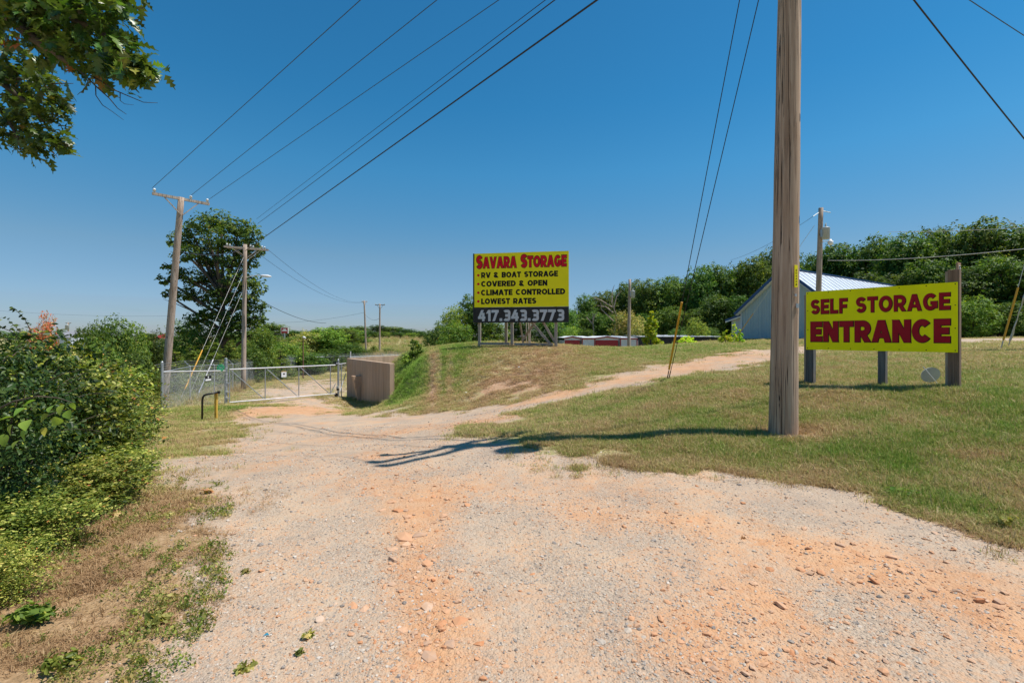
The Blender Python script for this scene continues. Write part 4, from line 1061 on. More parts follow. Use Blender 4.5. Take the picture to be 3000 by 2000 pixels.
# ------------------------------------------------------------------ utility poles
def insulator(mb, p, s=1.0):
    p = Vector(p)
    mb.tube([p, p + Z3 * .05 * s, p + Z3 * .06 * s, p + Z3 * .11 * s, p + Z3 * .12 * s, p + Z3 * .19 * s], [.03 * s, .03 * s, .075 * s, .05 * s, .07 * s, .035 * s], 10)
def can(t, c, s=1.0, name='transformer'):
    c = Vector(c)
    k = MB().tube([c, c + Z3 * .02 * s, c + Z3 * .70 * s, c + Z3 * .74 * s, c + Z3 * .80 * s], [.20 * s, .23 * s, .24 * s, .26 * s, .16 * s], 20).build(name, M['grey_can'], t, smooth=True)
    MB().tube([c + Z3 * .78 * s, c + Z3 * .84 * s, c + Z3 * 1.0 * s, c + Z3 * 1.08 * s + Vector((.03, 0, 0))], [.05 * s, .06 * s, .04 * s, .02 * s], 8).build('bushing', M['disc'], k)
    MB().box(c + Vector((-.27 * s, 0, .4 * s)), (.1 * s, .1 * s, .5 * s)).build('bracket', M['galv'], k)
def utility_pole(label, base, top, r0, r1, mat='farpole', arms=(), group=None, name='utility_pole', seg=10, n=20):
    base = Vector(base); top = Vector(top)
    t = thing(name, label, 'utility pole', tuple(base), group)
    pts = []; rs = []
    for i in range(seg + 1):
        k = i / seg; p = base.lerp(top, k) - (Z3 * .4 if i == 0 else Z3 * 0); pts.append(p); rs.append(r0 + (r1 - r0) * k)
    MB().tube(pts, rs, n).build('pole_shaft', M[mat], t, smooth=True)
    for (a, b_, w_) in arms:
        a = Vector(a); b_ = Vector(b_); ar = MB().beam(a, b_, .095, .12).build('crossarm', M['post'], t)
        for f_ in w_:
            mb = MB(); insulator(mb, a.lerp(b_, f_) + Z3 * .06); mb.build('insulator', M['porc'], ar, smooth=True)
        m_ = top.lerp(base, 0.0); mid = (a + b_) / 2; dz = Z3 * -.75
        for f_ in (.2, .8):
            q = a.lerp(b_, f_) - Z3 * .06; MB().beam(q, mid + dz + (q - mid) * .06, .05, .04).build('brace', M['post'], ar)
    return t

# the big weathered pole in the lawn
nb = Vector((3.92, 6.9, h(3.92, 6.9))); ntop = nb + Vector((.14, 0, 10.2))
nt_ = thing('utility_pole', 'big weathered wooden pole close by in the lawn, left of the entrance sign', 'utility pole', tuple(nb))
ks = 48; nn_ = 48; vs = []; fs = []
for i in range(ks + 1):
    f_ = i / ks; c = nb.lerp(ntop, f_) - (Z3 * .25 if i == 0 else Z3 * 0); r_ = .187 - .062 * f_
    for k in range(nn_):
        q = 2 * math.pi * k / nn_
        rr_ = r_ * (1 + .018 * math.sin(q * 3 + f_ * 2) + .010 * math.sin(q * 7 + 1.3 + f_ * 5) - (.05 if (k * 7 + 3) % 11 == 0 else 0)) * (1 + .012 * math.sin(f_ * 37) + .04 * math.exp(-f_ * 90))
        vs.append(c + Vector((math.cos(q) * rr_, math.sin(q) * rr_, 0)))
for i in range(ks):
    for k in range(nn_): fs.append((i * nn_ + k, i * nn_ + (k + 1) % nn_, (i + 1) * nn_ + (k + 1) % nn_, (i + 1) * nn_ + k))
fs.append(tuple(ks * nn_ + k for k in range(nn_)))
MB().add(vs, fs).build('pole_shaft', M['pole'], nt_, smooth=True)
def at_z(z): return nb + (ntop - nb) * ((z - nb.z) / (ntop.z - nb.z))
ang = R(-78); nd = Vector((math.cos(ang), math.sin(ang), 0)); tu = Vector((-nd.y, nd.x, 0))
zt_ = CAMZ + (HZ - 810) / F * 6.75; c = at_z(zt_) + nd * .190
tg = MB().box(c, (.052, .008, .31), (tu, nd, Z3)).build('number_tag', M['sign_yellow'], nt_, bevel=.002)
tg['label'] = 'yellow plate with the number 904408'
for k, ch in enumerate('904408'):
    text(MB(), ch, c + tu * -.011 + Z3 * (.155 - .085 - .040 * k) + nd * .0055, tu, Z3, nd, .028, .022, .18, .1).build('digit', M['ink_black'], tg)
for pz, w_, hh in ((865, .03, .035), (896, .045, .06)):
    MB().box(at_z(CAMZ + (HZ - pz) / F * 6.75) + nd * .187 + tu * (.0 if pz < 880 else .03), (w_, .012, hh), (tu, nd, Z3)).build('small_tag', M['galv'], nt_)
aA = Vector((.72, .62, 0)).normalized()
armz = nb.z + 9.95; ac = at_z(armz)
for k, (zz, ad) in enumerate(((9.95, aA), (9.3, Vector((.97, .2, 0)).normalized()))):
    c = at_z(nb.z + zz) + Vector((-.2, 0, 0))
    for off in ((0, .28) if k == 0 else (0,)):
        cc = c + Vector((off * ad.y, -off * ad.x, 0)); ar = MB().beam(cc - ad * 1.25, cc + ad * 1.25, .10, .12).build('crossarm', M['post'], nt_)
        for f_ in (.04, .5, .96):
            mb = MB(); insulator(mb, cc + ad * (2.5 * f_ - 1.25) + Z3 * .06, 1.3); mb.build('insulator', M['porc'], ar, smooth=True)
can(nt_, at_z(nb.z + 8.2) + Vector((.1, -.42, 0)), .8)

# leaning pole by the fence
lb = P(478, 23.5); lb.z = h(lb.x, lb.y)
lt = W(531, 578, 22.9)
la, lb2 = W(446, 567, 22.0), W(613, 598, 23.8)
la.z = lb2.z = (la.z + lb2.z) / 2
utility_pole('tall pale pole leaning to the right at the corner of the chain link fence', lb, lt, .185, .13, arms=[(la, lb2, (.035, .66, .965))], seg=12)
sb = P(713, 35); st_ = W(718, 716, 35)
sa, sb2 = W(656, 722, 34.6), W(780, 731, 35.8); sa.z = sb2.z = (sa.z + sb2.z) / 2
sp = utility_pole('pole with a street light arm and slanted guy wires, right of the leaning pole', sb, st_, .17, .13, arms=[(sa, sb2, (.07, .62, .9)), (sa + Vector((.03, .3, 0)), sb2 + Vector((.03, .3, 0)), (.07, .62, .9))])
ps = W(716, 815, 35)
MB().tube([ps, ps + Vector((.5, -.1, .14)), ps + Vector((1.0, -.2, .19)), ps + Vector((1.35, -.25, .17))], .03, 8).build('lamp_arm', M['rail'], sp)
q = ps + Vector((1.3, -.25, .15))
MB().tube([q, q + Vector((.15, 0, 0)), q + Vector((.55, 0, -.03)), q + Vector((.8, 0, -.06))], [.05, .09, .10, .04], 10).build('lamp_head', M['white'], sp, smooth=True)
t = utility_pole('first of two distant poles rising beyond the concrete wall, the taller left one', P(1073, 86), W(1067, 880, 86), .17, .12, arms=[(W(1060, 884, 85.5), W(1076, 884, 86.5), (.1, .9))], group='distant poles beyond the concrete wall')
utility_pole('second of two distant poles beyond the concrete wall, the right one with a wide crossarm', P(1112, 86), W(1113, 890, 86), .17, .12, arms=[(W(1099, 893, 86), W(1128, 893, 86), (.05, .4, .95))], group='distant poles beyond the concrete wall')
t = utility_pole('small far pole with transformers above the trees, left of the green tree', W(201, 1050, 120), W(200, 944, 120), .2, .15, arms=[(W(192, 946, 120), W(209, 946, 120), (.1, .9))])
can(t, W(197, 966, 119.6), 1.6)
t = utility_pole('thin grey pole with a pale transformer in front of the woods, right of the billboard', P(1842, 46), W(1845, 818, 46), .17, .12)
can(t, W(1854, 872, 45.7), .85)
mp0 = P(2394, 27.5); mp1 = W(2405, 609, 27)
t = utility_pole('dark pole with transformer and lamp standing behind the yellow entrance sign', mp0, mp1, .16, .12)
can(t, W(2419, 701, 26.8), .85)
q = W(2404, 716, 27)
MB().tube([q, q + Vector((.12, 0, .14)), q + Vector((.3, 0, .18)), q + Vector((.56, -.05, .16))], .018, 8).build('lamp_arm', M['galv'], t)
q = W(2433, 706, 26.9)
MB().tube([q + Z3 * .10, q + Z3 * .02, q, q - Z3 * .14, q - Z3 * .22], [.05, .07, .14, .13, .08], 12).build('lamp_head', M['white'], t, smooth=True)
MB().tube([W(2403, 620, 27), W(2382, 634, 26.6)], .02, 6).build('dead_end_insulator', M['disc'], t)
MB().tube([W(2410, 618, 27), W(2434, 623, 26.8)], .02, 6).build('dead_end_insulator', M['disc'], t)

# yard light on a rusty pole
t = thing('yard_light', 'short rusty pole with a white lamp beyond the gate', 'light pole', tuple(P(888, 50)))
MB().tube([P(888, 50) - Z3 * .3, W(888, 988, 50)], [.07, .055], 10).build('pole_shaft', M['rust'], t)
MB().tube([W(887, 989, 49.9), W(890, 988, 49.9), W(895, 990, 49.8)], [.10, .13, .09], 10).build('lamp_head', M['white'], t, smooth=True)

# store sign far behind
c = W(834, 968, 190); t = thing('store_sign', 'far red sign with white panel standing above the trees beyond the gate', 'sign', tuple(W(834, 1010, 190)))
pan = MB().box(c, (2.7, .3, 2.2)).build('sign_panel', M['red_trim'], t)
for s_ in (-1, 1): MB().box(c + Vector((s_ * 1.36, 0, 0)), (.14, .36, 2.3)).build('frame', M['white'], pan)
MB().box(c + Vector((0, 0, 1.15)), (2.86, .36, .14)).build('frame', M['white'], pan)
MB().poly([c + Vector(p_) for p_ in ((-.95, -.2, -.25), (-.95, -.2, .2), (-.5, -.2, .2), (-.5, -.2, .65), (.5, -.2, .65), (.5, -.2, .2), (.95, -.2, .2), (.95, -.2, -.25))], (0, .04, 0)).build('white_emblem', M['white'], pan)
MB().box(c - Z3 * 4, (.5, .4, 6)).build('sign_post', M['galv'], t)

# ------------------------------------------------------------------ overhead lines
def line(label, a, b_, sag, r_, mat='wire_thin', group=None, n=28, cat='power line', name='power_line'):
    a = Vector(a); b_ = Vector(b_)
    pts = [a.lerp(b_, i / n) - Z3 * (4 * sag * (i / n) * (1 - i / n)) for i in range(n + 1)]
    o = MB().tube(pts, r_, 6).build(name, M[mat], None, tuple(a), smooth=True)
    tag(o, label, cat, group)
    return o
G1 = 'overhead lines running from the left poles to the near pole'
def to_pole(label, a, e, px_top, r_, mat='wire_thin', fix=None):
    """hang the line from a to e with the sag that makes it leave the picture at px_top"""
    a = Vector(a); e = Vector(e); best = None
    for k in range(0, 60):
        sag = k * .05; prev = None
        for i in range(121):
            f_ = i / 120; p = a.lerp(e, f_) - Z3 * (4 * sag * f_ * (1 - f_)); y = HZ - (p.z - CAMZ) / p.y * F
            if y < 0:
                x = 1500 + F * p.x / p.y
                if best is None or abs(x - px_top) < best[0]: best = (abs(x - px_top), sag)
                break
    if fix is not None: best = (0, fix)
    line(label, a, e, best[1], r_, mat, G1, 48)
    return best[1]
tc_ = at_z(nb.z + 9.95) + Vector((-.2, 0, .25)); lc_ = at_z(nb.z + 9.3) + Vector((-.2, 0, .25)); l2 = Vector((.97, .2, 0)).normalized()
to_pole('leftmost thin line rising from the left end of the leaning pole crossarm', la + Z3 * .25, tc_ - aA * 1.15, 1062, .010)
to_pole('thin line rising from the middle insulator of the leaning pole crossarm', la.lerp(lb2, .66) + Z3 * .25, tc_, 1266, .010)
to_pole('thin line rising from the right insulator of the leaning pole crossarm', lb2 + Z3 * .25, tc_ + aA * 1.15, 1436, .010)
sg_ = to_pole('upper of the paired lines rising from the pole with the street light', W(752, 641, 34.5), at_z(8.95) + Vector((-.3, .05, 0)), 1598, .009, 'wire')
to_pole('lower of the paired lines rising from the pole with the street light', W(755, 655, 34.5), at_z(8.85) + Vector((-.3, .05, 0)), 1612, .013, 'wire', sg_ + .04)
to_pole('thick black cable sweeping up from the pole with the street light', W(718, 735, 34.8), at_z(8.4) + Vector((-.15, .1, 0)), 1755, .021, 'wire')
line('black cable hanging between the leaning pole and the street light pole', W(519, 735, 23.2), W(716, 726, 34.9), .35, .02, 'wire')
line('thick black cable crossing the upper right corner of the sky', at_z(CAMZ + 1420 / F * 6.9) + Vector((.1, 0, 0)), W(3420, 905, 13), .15, .013, 'wire', 'lines in the upper right corner')
line('thin line just inside the upper right corner of the sky', at_z(CAMZ + 1325 / F * 6.9) + Vector((.1, 0, 0)), W(3520, 415, 13), .15, .008, 'wire_thin', 'lines in the upper right corner')
G2 = 'thin lines running right from the left poles into the distance'
line('upper thin line descending from the street light pole to the distant poles', sb2 + Z3 * .1, W(1060, 885, 85.5), 1.2, .012, group=G2)
line('middle thin line descending from the street light pole to the distant poles', sa.lerp(sb2, .6) + Z3 * .1, W(1068, 884, 86), 1.5, .012, group=G2)
line('dark cable descending from the lower street light pole into the trees', W(716, 852, 35), W(955, 946, 62), .6, .022, 'wire', group=G2)
line('faint level line running left from the distant poles', W(1068, 915, 86), W(790, 945, 95), .5, .016, group=G2)
line('short slack line hanging between the two distant poles', W(1068, 918, 86), W(1112, 932, 86), .7, .018, group=G2)
line('faint thin line crossing low over the left trees', W(-60, 905, 110), W(500, 925, 110), .6, .016, group=G2)
G3 = 'lines reaching the pole behind the entrance sign'
line('pale line sloping up to the right in front of the woods', W(2425, 763, 27), W(3236, 700, 17), .22, .015, 'wire_grey', G3)
line('faint upper line crossing the tree tops on the right', W(2600, 679, 40), W(3060, 663, 30), .1, .013, 'wire_grey', G3)
line('thin line leaving the top of that pole to the left', W(2382, 634, 26.6), W(2140, 762, 45), .3, .010, group=G3)
# guy wires
utility_pole('pole just outside the right border that carries the pale line and the two guys', P(3236, 17), W(3210, -60, 16.8), .17, .12)
def guy(label, anchor, up, g0, g1, mat='wire', r_=.008, gm='guard', gr=.028, group=None, hooks=True):
    """anchor rod, wire and its plastic guard between the fractions g0 and g1 of the way up"""
    anchor = Vector(anchor); up = Vector(up)
    t = thing('guy_wire', label, 'guy wire', tuple(anchor), group)
    MB().tube([anchor - (up - anchor).normalized() * .2, anchor.lerp(up, .03)], r_ * 1.6, 6).build('anchor_rod', M['galv'] if mat != 'wire' else M['wire'], t)
    MB().tube([anchor.lerp(up, .015), up], r_, 6).build('cable', M[mat], t)
    if gm: MB().tube([anchor.lerp(up, g0), anchor.lerp(up, g1)], gr, 10).build('guard_tube', M[gm], t)
    return t
an = P(1954, 12.4)
up1 = at_z(nb.z + 8.9) + Vector((-.22, .1, 0)); up2 = at_z(nb.z + 8.5) + Vector((.1, .14, 0))
guy('guy wire with a long orange-yellow guard anchored between the track and the lawn', an, up1, .035, .225, 'wire', .008, 'guard', .024, 'guy wires of the near pole')
guy('bare second guy wire of the near pole beside the guarded one', an + Vector((.05, .03, 0)), up2, 0, 0, 'wire', .008, None, 0, 'guy wires of the near pole')
A1 = P(526, 26.3)
guy('guy wire with a bright yellow guard behind the left fence panel', A1 + Vector((0, 0, .05)), W(715, 750, 35), .06, .29, 'wire_grey', .009, 'guard', .036, 'guy wires of the street light pole')
guy('middle bare guy wire of the street light pole', P(548, 28), W(713, 802, 35), 0, 0, 'wire_grey', .008, None, 0, 'guy wires of the street light pole')
guy('guy wire with a white guard behind the left fence panel', P(574, 28.5), W(711, 852, 35), .05, .32, 'wire_grey', .008, 'rail', .034, 'guy wires of the street light pole')
guy('thin guy wire with a yellow guard in front of the blue-grey building', P(2144, 30), W(2386, 660, 27), .05, .28, 'wire_grey', .010, 'guard', .022)
A2 = G(2932, 1023)
guy('guy wire with an orange-yellow guard at the right edge, standing left of the spiral one', A2, W(3205, 45, 16.6), .030, .20, 'wire_grey', .012, 'guard', .034, 'guy wires at the right edge')
A3 = G(2953, 1018)
t = guy('bare guy wire with spiral grips at the right edge', A3, W(3212, 210, 16.6), 0, 0, 'wire_grey', .012, None, 0, 'guy wires at the right edge')
MB().tube([A3.lerp(W(3212, 210, 16.6), k / 34) + Vector((.012 * (-1) ** k, 0, 0)) for k in range(1, 9)], [.04, .045, .03, .02, .022, .02, .034, .03], 6).build('grip', M['galv'], t)

# ------------------------------------------------------------------ chain link fence and gate
def wires(mb, a, b_, z0a, z1a, z0b, z1b, pitch=.055, w=.0012):
    """diamond mesh as real thin wires between two posts"""
    L = (b_ - a).length; u = (b_ - a).normalized(); n = Vector((u.y, -u.x, 0))
    Hh = (z1a - z0a); k = int(L / pitch) + int(Hh / pitch) + 2
    def zz(s, f_):
        q = s / L; z0 = z0a + (z0b - z0a) * q; z1 = z1a + (z1b - z1a) * q; return z0 + (z1 - z0) * f_
    for sg in (1, -1):
        for i in range(-int(Hh / pitch) - 1, k):
            s0 = i * pitch; s1 = s0 + Hh
            f0, f1 = 0.0, 1.0
            if s0 < 0: f0 = -s0 / Hh; s0 = 0
            if s1 > L: f1 = f0 + (L - s0) / Hh if s0 == 0 else (L - s0) / Hh; s1 = L
            if f0 >= 1 or s0 >= L or f1 <= f0: continue
            g0, g1 = (f0, f1) if sg == 1 else (1 - f0, 1 - f1)
            p = a + u * s0; q = a + u * s1; p = Vector((p.x, p.y, zz(s0, g0))); q = Vector((q.x, q.y, zz(s1, g1)))
            dv = (q - p).normalized(); sd_ = dv.cross(n) * w
            mb.add([p + sd_, p - sd_, q - sd_, q + sd_, p + n * w, q + n * w], [(0, 1, 2, 3), (1, 4, 5, 2), (4, 0, 3, 5)])
def cpost(t, p, z0, z1, r_=.035, name='post', cap=True):
    mb = MB().tube([Vector((p.x, p.y, z0)), Vector((p.x, p.y, z1)), Vector((p.x, p.y, z1 + .03))], [r_, r_, r_ * .5], 10)
    return mb.build(name, M['galv'], t)
# short front run between the corner post and the gate post
fa = W(475, 985, 21.0); fb = W(662, 985, 25.0)
t = thing('chain_link_fence', 'short chain link fence panel between the corner post and the gate post', 'fence', (fa.x, fa.y, h(fa.x, fa.y)))
cpost(t, fa, h(fa.x, fa.y) - .3, W(475, 1060, 21).z, .055, 'corner_post'); cpost(t, fb, h(fb.x, fb.y) - .3, W(663, 1050, 25).z, .075, 'gate_post')
zra, zrb = W(475, 1089, 21).z, W(662, 1085.5, 25).z; zga, zgb = h(fa.x, fa.y) + .05, h(fb.x, fb.y) + .1
MB().tube([Vector((fa.x, fa.y, zra)), Vector((fb.x, fb.y, zrb))], .03, 8).build('top_rail', M['rail'], t)
mb = MB(); wires(mb, Vector((fa.x, fa.y, 0)), Vector((fb.x, fb.y, 0)), zga, zra, zgb, zrb); mb.build('chain_link_mesh', M['mesh'], t)
for k in range(7):
    z = fb.z - 0; zz = W(663, 1062 + 17 * k, 25).z
    MB().tube([Vector((fb.x, fb.y, zz)), Vector((fb.x, fb.y, zz + .03))], .082, 10).build('clamp_band', M['rail'], t)
# black and white notice, green disc
u = (fb - fa).normalized(); n = Vector((u.y, -u.x, 0))
c = W(609, 1108, 23.7) ; t = thing('fence_sign', 'small black and white notice hanging on the left fence panel', 'sign', tuple(c)); n_ = n if n.y < 0 else -n
q = fa + u * ((Vector((c.x, c.y, 0)) - Vector((fa.x, fa.y, 0))).dot(u)); c = Vector((q.x, q.y, c.z)) + n_ * .03
pn_ = MB().box(c, (.42, .01, .28), (u, n_, Z3)).build('sign_panel', M['black'], t)
MB().box(c - Z3 * .07 + n_ * .007, (.38, .004, .09), (u, n_, Z3)).build('white_strip', M['white'], pn_)
MB().box(c + Z3 * .06 + n_ * .007, (.06, .004, .10), (u, n_, Z3)).build('white_mark', M['white'], pn_)
c = W(646, 1077, 24.6); t = thing('round_sign', 'round green sign with white 360 beside the gate post', 'sign', tuple(c))
dsc = MB().poly([c + Vector((math.cos(k * math.pi / 14) * .19, 0, math.sin(k * math.pi / 14) * .19)) for k in range(28)], (0, .012, 0)).build('disc', M['green_sign'], t)
mb = MB()
for k in range(28):
    a0, a1 = k * math.pi / 14, (k + 1) * math.pi / 14
    mb.add([c + Vector((math.cos(q) * rr_, -.003, math.sin(q) * rr_)) for q, rr_ in ((a0, .125), (a1, .125), (a1, .14), (a0, .14))], [(0, 1, 2, 3)])
mb.build('white_ring', M['white'], dsc)
text(MB(), '360', c + Vector((-.085, -.004, -.045)), (1, 0, 0), Z3, (0, -1, 0), .09, .17, .2, .12).build('lettering', M['white'], dsc)
# swing gate
ga = W(672, 985, 25.05); gb = W(983, 985, 28.9); ga.z = gb.z = 0; u = (gb - ga).normalized(); n = Vector((u.y, -u.x, 0)); Lg = (gb - ga).length; zt_, zb_ = -.135, -1.86
t = thing('swing_gate', 'long galvanised chain link gate closing the drive, diagonal braces in each bay', 'gate', (ga.x, ga.y, zb_))
gp = lambda s_, z: ga + u * s_ + Z3 * z
gs = lambda px: (W(px, 985, 1).x * 0 + 1) and None
def gsx(px):
    k = (px - 1500) / F      # distance along the gate where its plan line meets the view column
    # ga + u*s : x/y = k
    return (k * ga.y - ga.x) / (u.x - k * u.y)
MB().tube([gp(0, zt_), gp(Lg, zt_)], .035, 10).build('top_rail', M['rail'], t); MB().tube([gp(0, zb_), gp(Lg, zb_)], .035, 10).build('bottom_rail', M['rail'], t)
for px in (672, 777, 875.5, 968): MB().tube([gp(gsx(px), zb_), gp(gsx(px), zt_)], .028, 8).build('upright', M['galv'], t)
for p_, q_ in ((676, 773), (781, 871), (880, 964)): MB().tube([gp(gsx(p_), zt_ - .05), gp(gsx(q_), zb_ + .05)], .022, 8).build('diagonal_brace', M['galv'], t)
MB().tube([gp(gsx(968), zb_), gp(Lg, zb_ + .6)], .022, 8).build('diagonal_brace', M['galv'], t)
mb = MB(); wires(mb, ga, gb, zb_, zt_, zb_, zt_); mb.build('chain_link_mesh', M['mesh'], t)
for z in (-1.3, -.85, -1.65): MB().box(gp(-.06, z), (.12, .1, .05), (u, n, Z3)).build('hinge', M['galv'], t)
c = W(831, 1095, 27) ; s_ = gsx(831); c = gp(s_, c.z) + (-n if n.y > 0 else n) * .05
t2 = thing('gate_sign', 'white notice with an orange top edge hanging on the middle of the gate', 'sign', tuple(c))
pn_ = MB().box(c, (.27, .01, .33), (u, n, Z3)).build('sign_panel', M['white'], t2); nf = n if n.y < 0 else -n
MB().box(c + nf * .007 + Z3 * .15, (.27, .004, .03), (u, n, Z3)).build('orange_edge', M['guard'], pn_)
MB().box(c + nf * .007 + Z3 * .01, (.09, .004, .08), (u, n, Z3)).build('dark_mark', M['black'], pn_)
# latch post, closer and the narrow panel next to the wall
lp = W(991, 985, 29.1); rp_ = W(1013, 985, 30.2)
t = thing('chain_link_fence', 'narrow chain link panel between the gate latch post and the concrete wall', 'fence', (lp.x, lp.y, -2.1))
cpost(t, lp, -2.3, W(991, 1053, 29.1).z, .06, 'latch_post'); cpost(t, W(1000, 985, 29.4), -2.2, -.1, .03, 'post')
MB().tube([Vector((lp.x, lp.y, -.1)), Vector((rp_.x, rp_.y, -.1))], .03, 8).build('top_rail', M['rail'], t)
MB().tube([Vector((lp.x + .1, lp.y, -1.75)), Vector((rp_.x, rp_.y, -.75))], .022, 8).build('diagonal_brace', M['galv'], t)
mb = MB(); wires(mb, Vector((lp.x, lp.y, 0)), Vector((rp_.x, rp_.y, 0)), -1.9, -.1, -1.9, -.1); mb.build('chain_link_mesh', M['mesh'], t)
c = W(986.5, 1064, 29); MB().tube([c + Vector((0, -.1, 0)), c + Vector((0, .06, 0))], .11, 14).build('roller', M['black'], t)
MB().box(c + Vector((.1, -.1, 0)), (.16, .08, .09)).build('roller_bracket', M['rail'], t)
c = W(991, 1136, 29); MB().box(c + Vector((0, -.08, .05)), (.14, .12, .14)).build('latch_box', M['disc'], t); MB().box(c + Vector((.01, -.1, -.08)), (.13, .1, .12)).build('latch_box', M['black'], t)
c = W(989, 1157, 29); MB().tube([c + Vector((-.06, -.1, .02)), c + Vector((-.06, .02, .02))], .1, 12).build('roller', M['black'], t)
# long barbed fence running back and then across
FP = [(475,1062,21.0), (557,1073,26), (628,1069,30), (682,1066,34.5), (723,1062,39), (767,1059,43.5), (797,1056,47), (825,1053,50), (853,1049,54), (876,1045,58), (946,1045,60), (996,1043.5,62), (1040,1042,64), (1080,1040.5,66), (1123,1038,68), (1165,1035,69), (1205,1032,69), (1250,1028,68), (1300,1024,67), (1350,1020,66), (1400,1016,66)]
F0 = P(475, 21.0)
t = thing('barbed_fence', 'long chain link fence with slanted barbed wire arms running back beyond the gate', 'fence', (F0.x, F0.y, F0.z))
prev = None; mesh = MB(); barb = [MB(), MB(), MB()]
for i, (px, py, d) in enumerate(FP):
    p = W(px, py, d); 
    if i == 0: p.z = zra
    g_ = min(h(p.x, p.y), p.z - 1.2)
    if i > 0: cpost(t, p, g_ - .3, p.z, .032 if i != 9 else .045)
    arm = p + Vector((-.26, -.1, .30))
    if i > 0: MB().beam(p, arm, .05, .03).build('barb_arm', M['galv'], t)
    if prev:
        p0, g0, arm0 = prev
        MB().tube([p0, p], .024, 8).build('top_rail', M['galv'], t)
        wires(mesh, Vector((p0.x, p0.y, 0)), Vector((p.x, p.y, 0)), g0 + .03, p0.z, g_ + .03, p.z, .055 if i < 10 else .11, .0014 if i < 10 else .003)
        for k in range(3):
            f_ = (k + 1) / 3; barb[k].tube([p0.lerp(arm0, f_), p.lerp(arm, f_)], .006 + .0001 * d, 4)
    prev = (p, g_, arm)
mesh.build('chain_link_mesh', M['mesh'], t, kind='stuff')
for k in range(3): barb[k].build('barbed_wire', M['mesh'], t)
c = W(922, 1055, 59.6); t = thing('fence_sign', 'small yellow notice on the far fence beyond the gate', 'sign', tuple(c))
MB().box(c, (.55, .02, .42)).build('sign_panel', M['yellow_small'], t); MB().box(c + Vector((0, -.015, 0)), (.22, .006, .2)).build('mark', M['guard'], t)

# keypad stand: black bent pipe and yellow post
a = P(592, 18); b2 = P(633, 18.2)
t = thing('bent_pipe_rail', 'black pipe bent over into a rail, standing beside the yellow post left of the drive', 'pipe rail', tuple(a))
zt_ = W(600, 1155, 18).z
MB().tube([a - Z3 * .2, Vector((a.x + .01, a.y, zt_ - .22)), Vector((a.x + .03, a.y, zt_ - .11)), Vector((a.x + .09, a.y, zt_ - .03)), Vector((a.x + .18, a.y, zt_)), Vector((b2.x + .09, b2.y - .02, zt_ + .06))], .036, 12).build('pipe', M['black'], t, smooth=True)
MB().box(Vector((b2.x + .12, b2.y - .02, zt_ + .06)), (.05, .09, .10)).build('end_plate', M['black'], t)
t = thing('yellow_post', 'square faded yellow post standing left of the drive before the gate', 'post', tuple(b2))
MB().box(Vector((b2.x, b2.y, (b2.z - .2 + W(633, 1149, 18.2).z) / 2)), (.085, .085, W(633, 1149, 18.2).z - b2.z + .2)).build('post', M['ypaint'], t, bevel=.006)

# ------------------------------------------------------------------ foliage
def leaf_cards(centres, sizes, up=0.5, out=None, shape='quad', curl=.25, seed=0, aspect=.55):
    """one bent leaf per centre; returns verts and quads"""
    rs = np.random.default_rng(seed); n = len(centres)
    nrm = rs.normal(0, 1, (n, 3)); nrm[:, 2] = np.abs(nrm[:, 2]) + up
    if out is not None: nrm += out * 1.1
    nrm /= np.linalg.norm(nrm, axis=1)[:, None]
    t = rs.normal(0, 1, (n, 3)); t -= (t * nrm).sum(1)[:, None] * nrm; t /= np.linalg.norm(t, axis=1)[:, None]
    b_ = np.cross(nrm, t); s_ = sizes[:, None]
    if shape == 'quad':      # rhombus folded along its midrib
        P4 = np.stack([centres - t * s_ * .5, centres + b_ * s_ * aspect * .5 + nrm * s_ * curl * .3, centres + t * s_ * .5 - nrm * s_ * curl * .4, centres - b_ * s_ * aspect * .5 + nrm * s_ * curl * .3], 1)
        return P4.reshape(-1, 3), np.arange(n * 4).reshape(n, 4), 4
    if shape == 'oval':      # pointed oval of two folded halves
        w = s_ * aspect * .5
        pts = [centres - t * s_ * .5, centres - t * s_ * .2 + b_ * w + nrm * s_ * curl * .2, centres + t * s_ * .18 + b_ * w * .85 + nrm * s_ * curl * .12, centres + t * s_ * .5 - nrm * s_ * curl * .5,
               centres + t * s_ * .18 - b_ * w * .85 + nrm * s_ * curl * .12, centres - t * s_ * .2 - b_ * w + nrm * s_ * curl * .2]
        V_ = np.stack(pts, 1).reshape(-1, 3); k = np.arange(n)[:, None] * 6
        F_ = np.concatenate([k + np.array([0, 1, 2, 3]), k + np.array([0, 3, 4, 5])], 0)
        return V_, F_, 6
SPR = {}
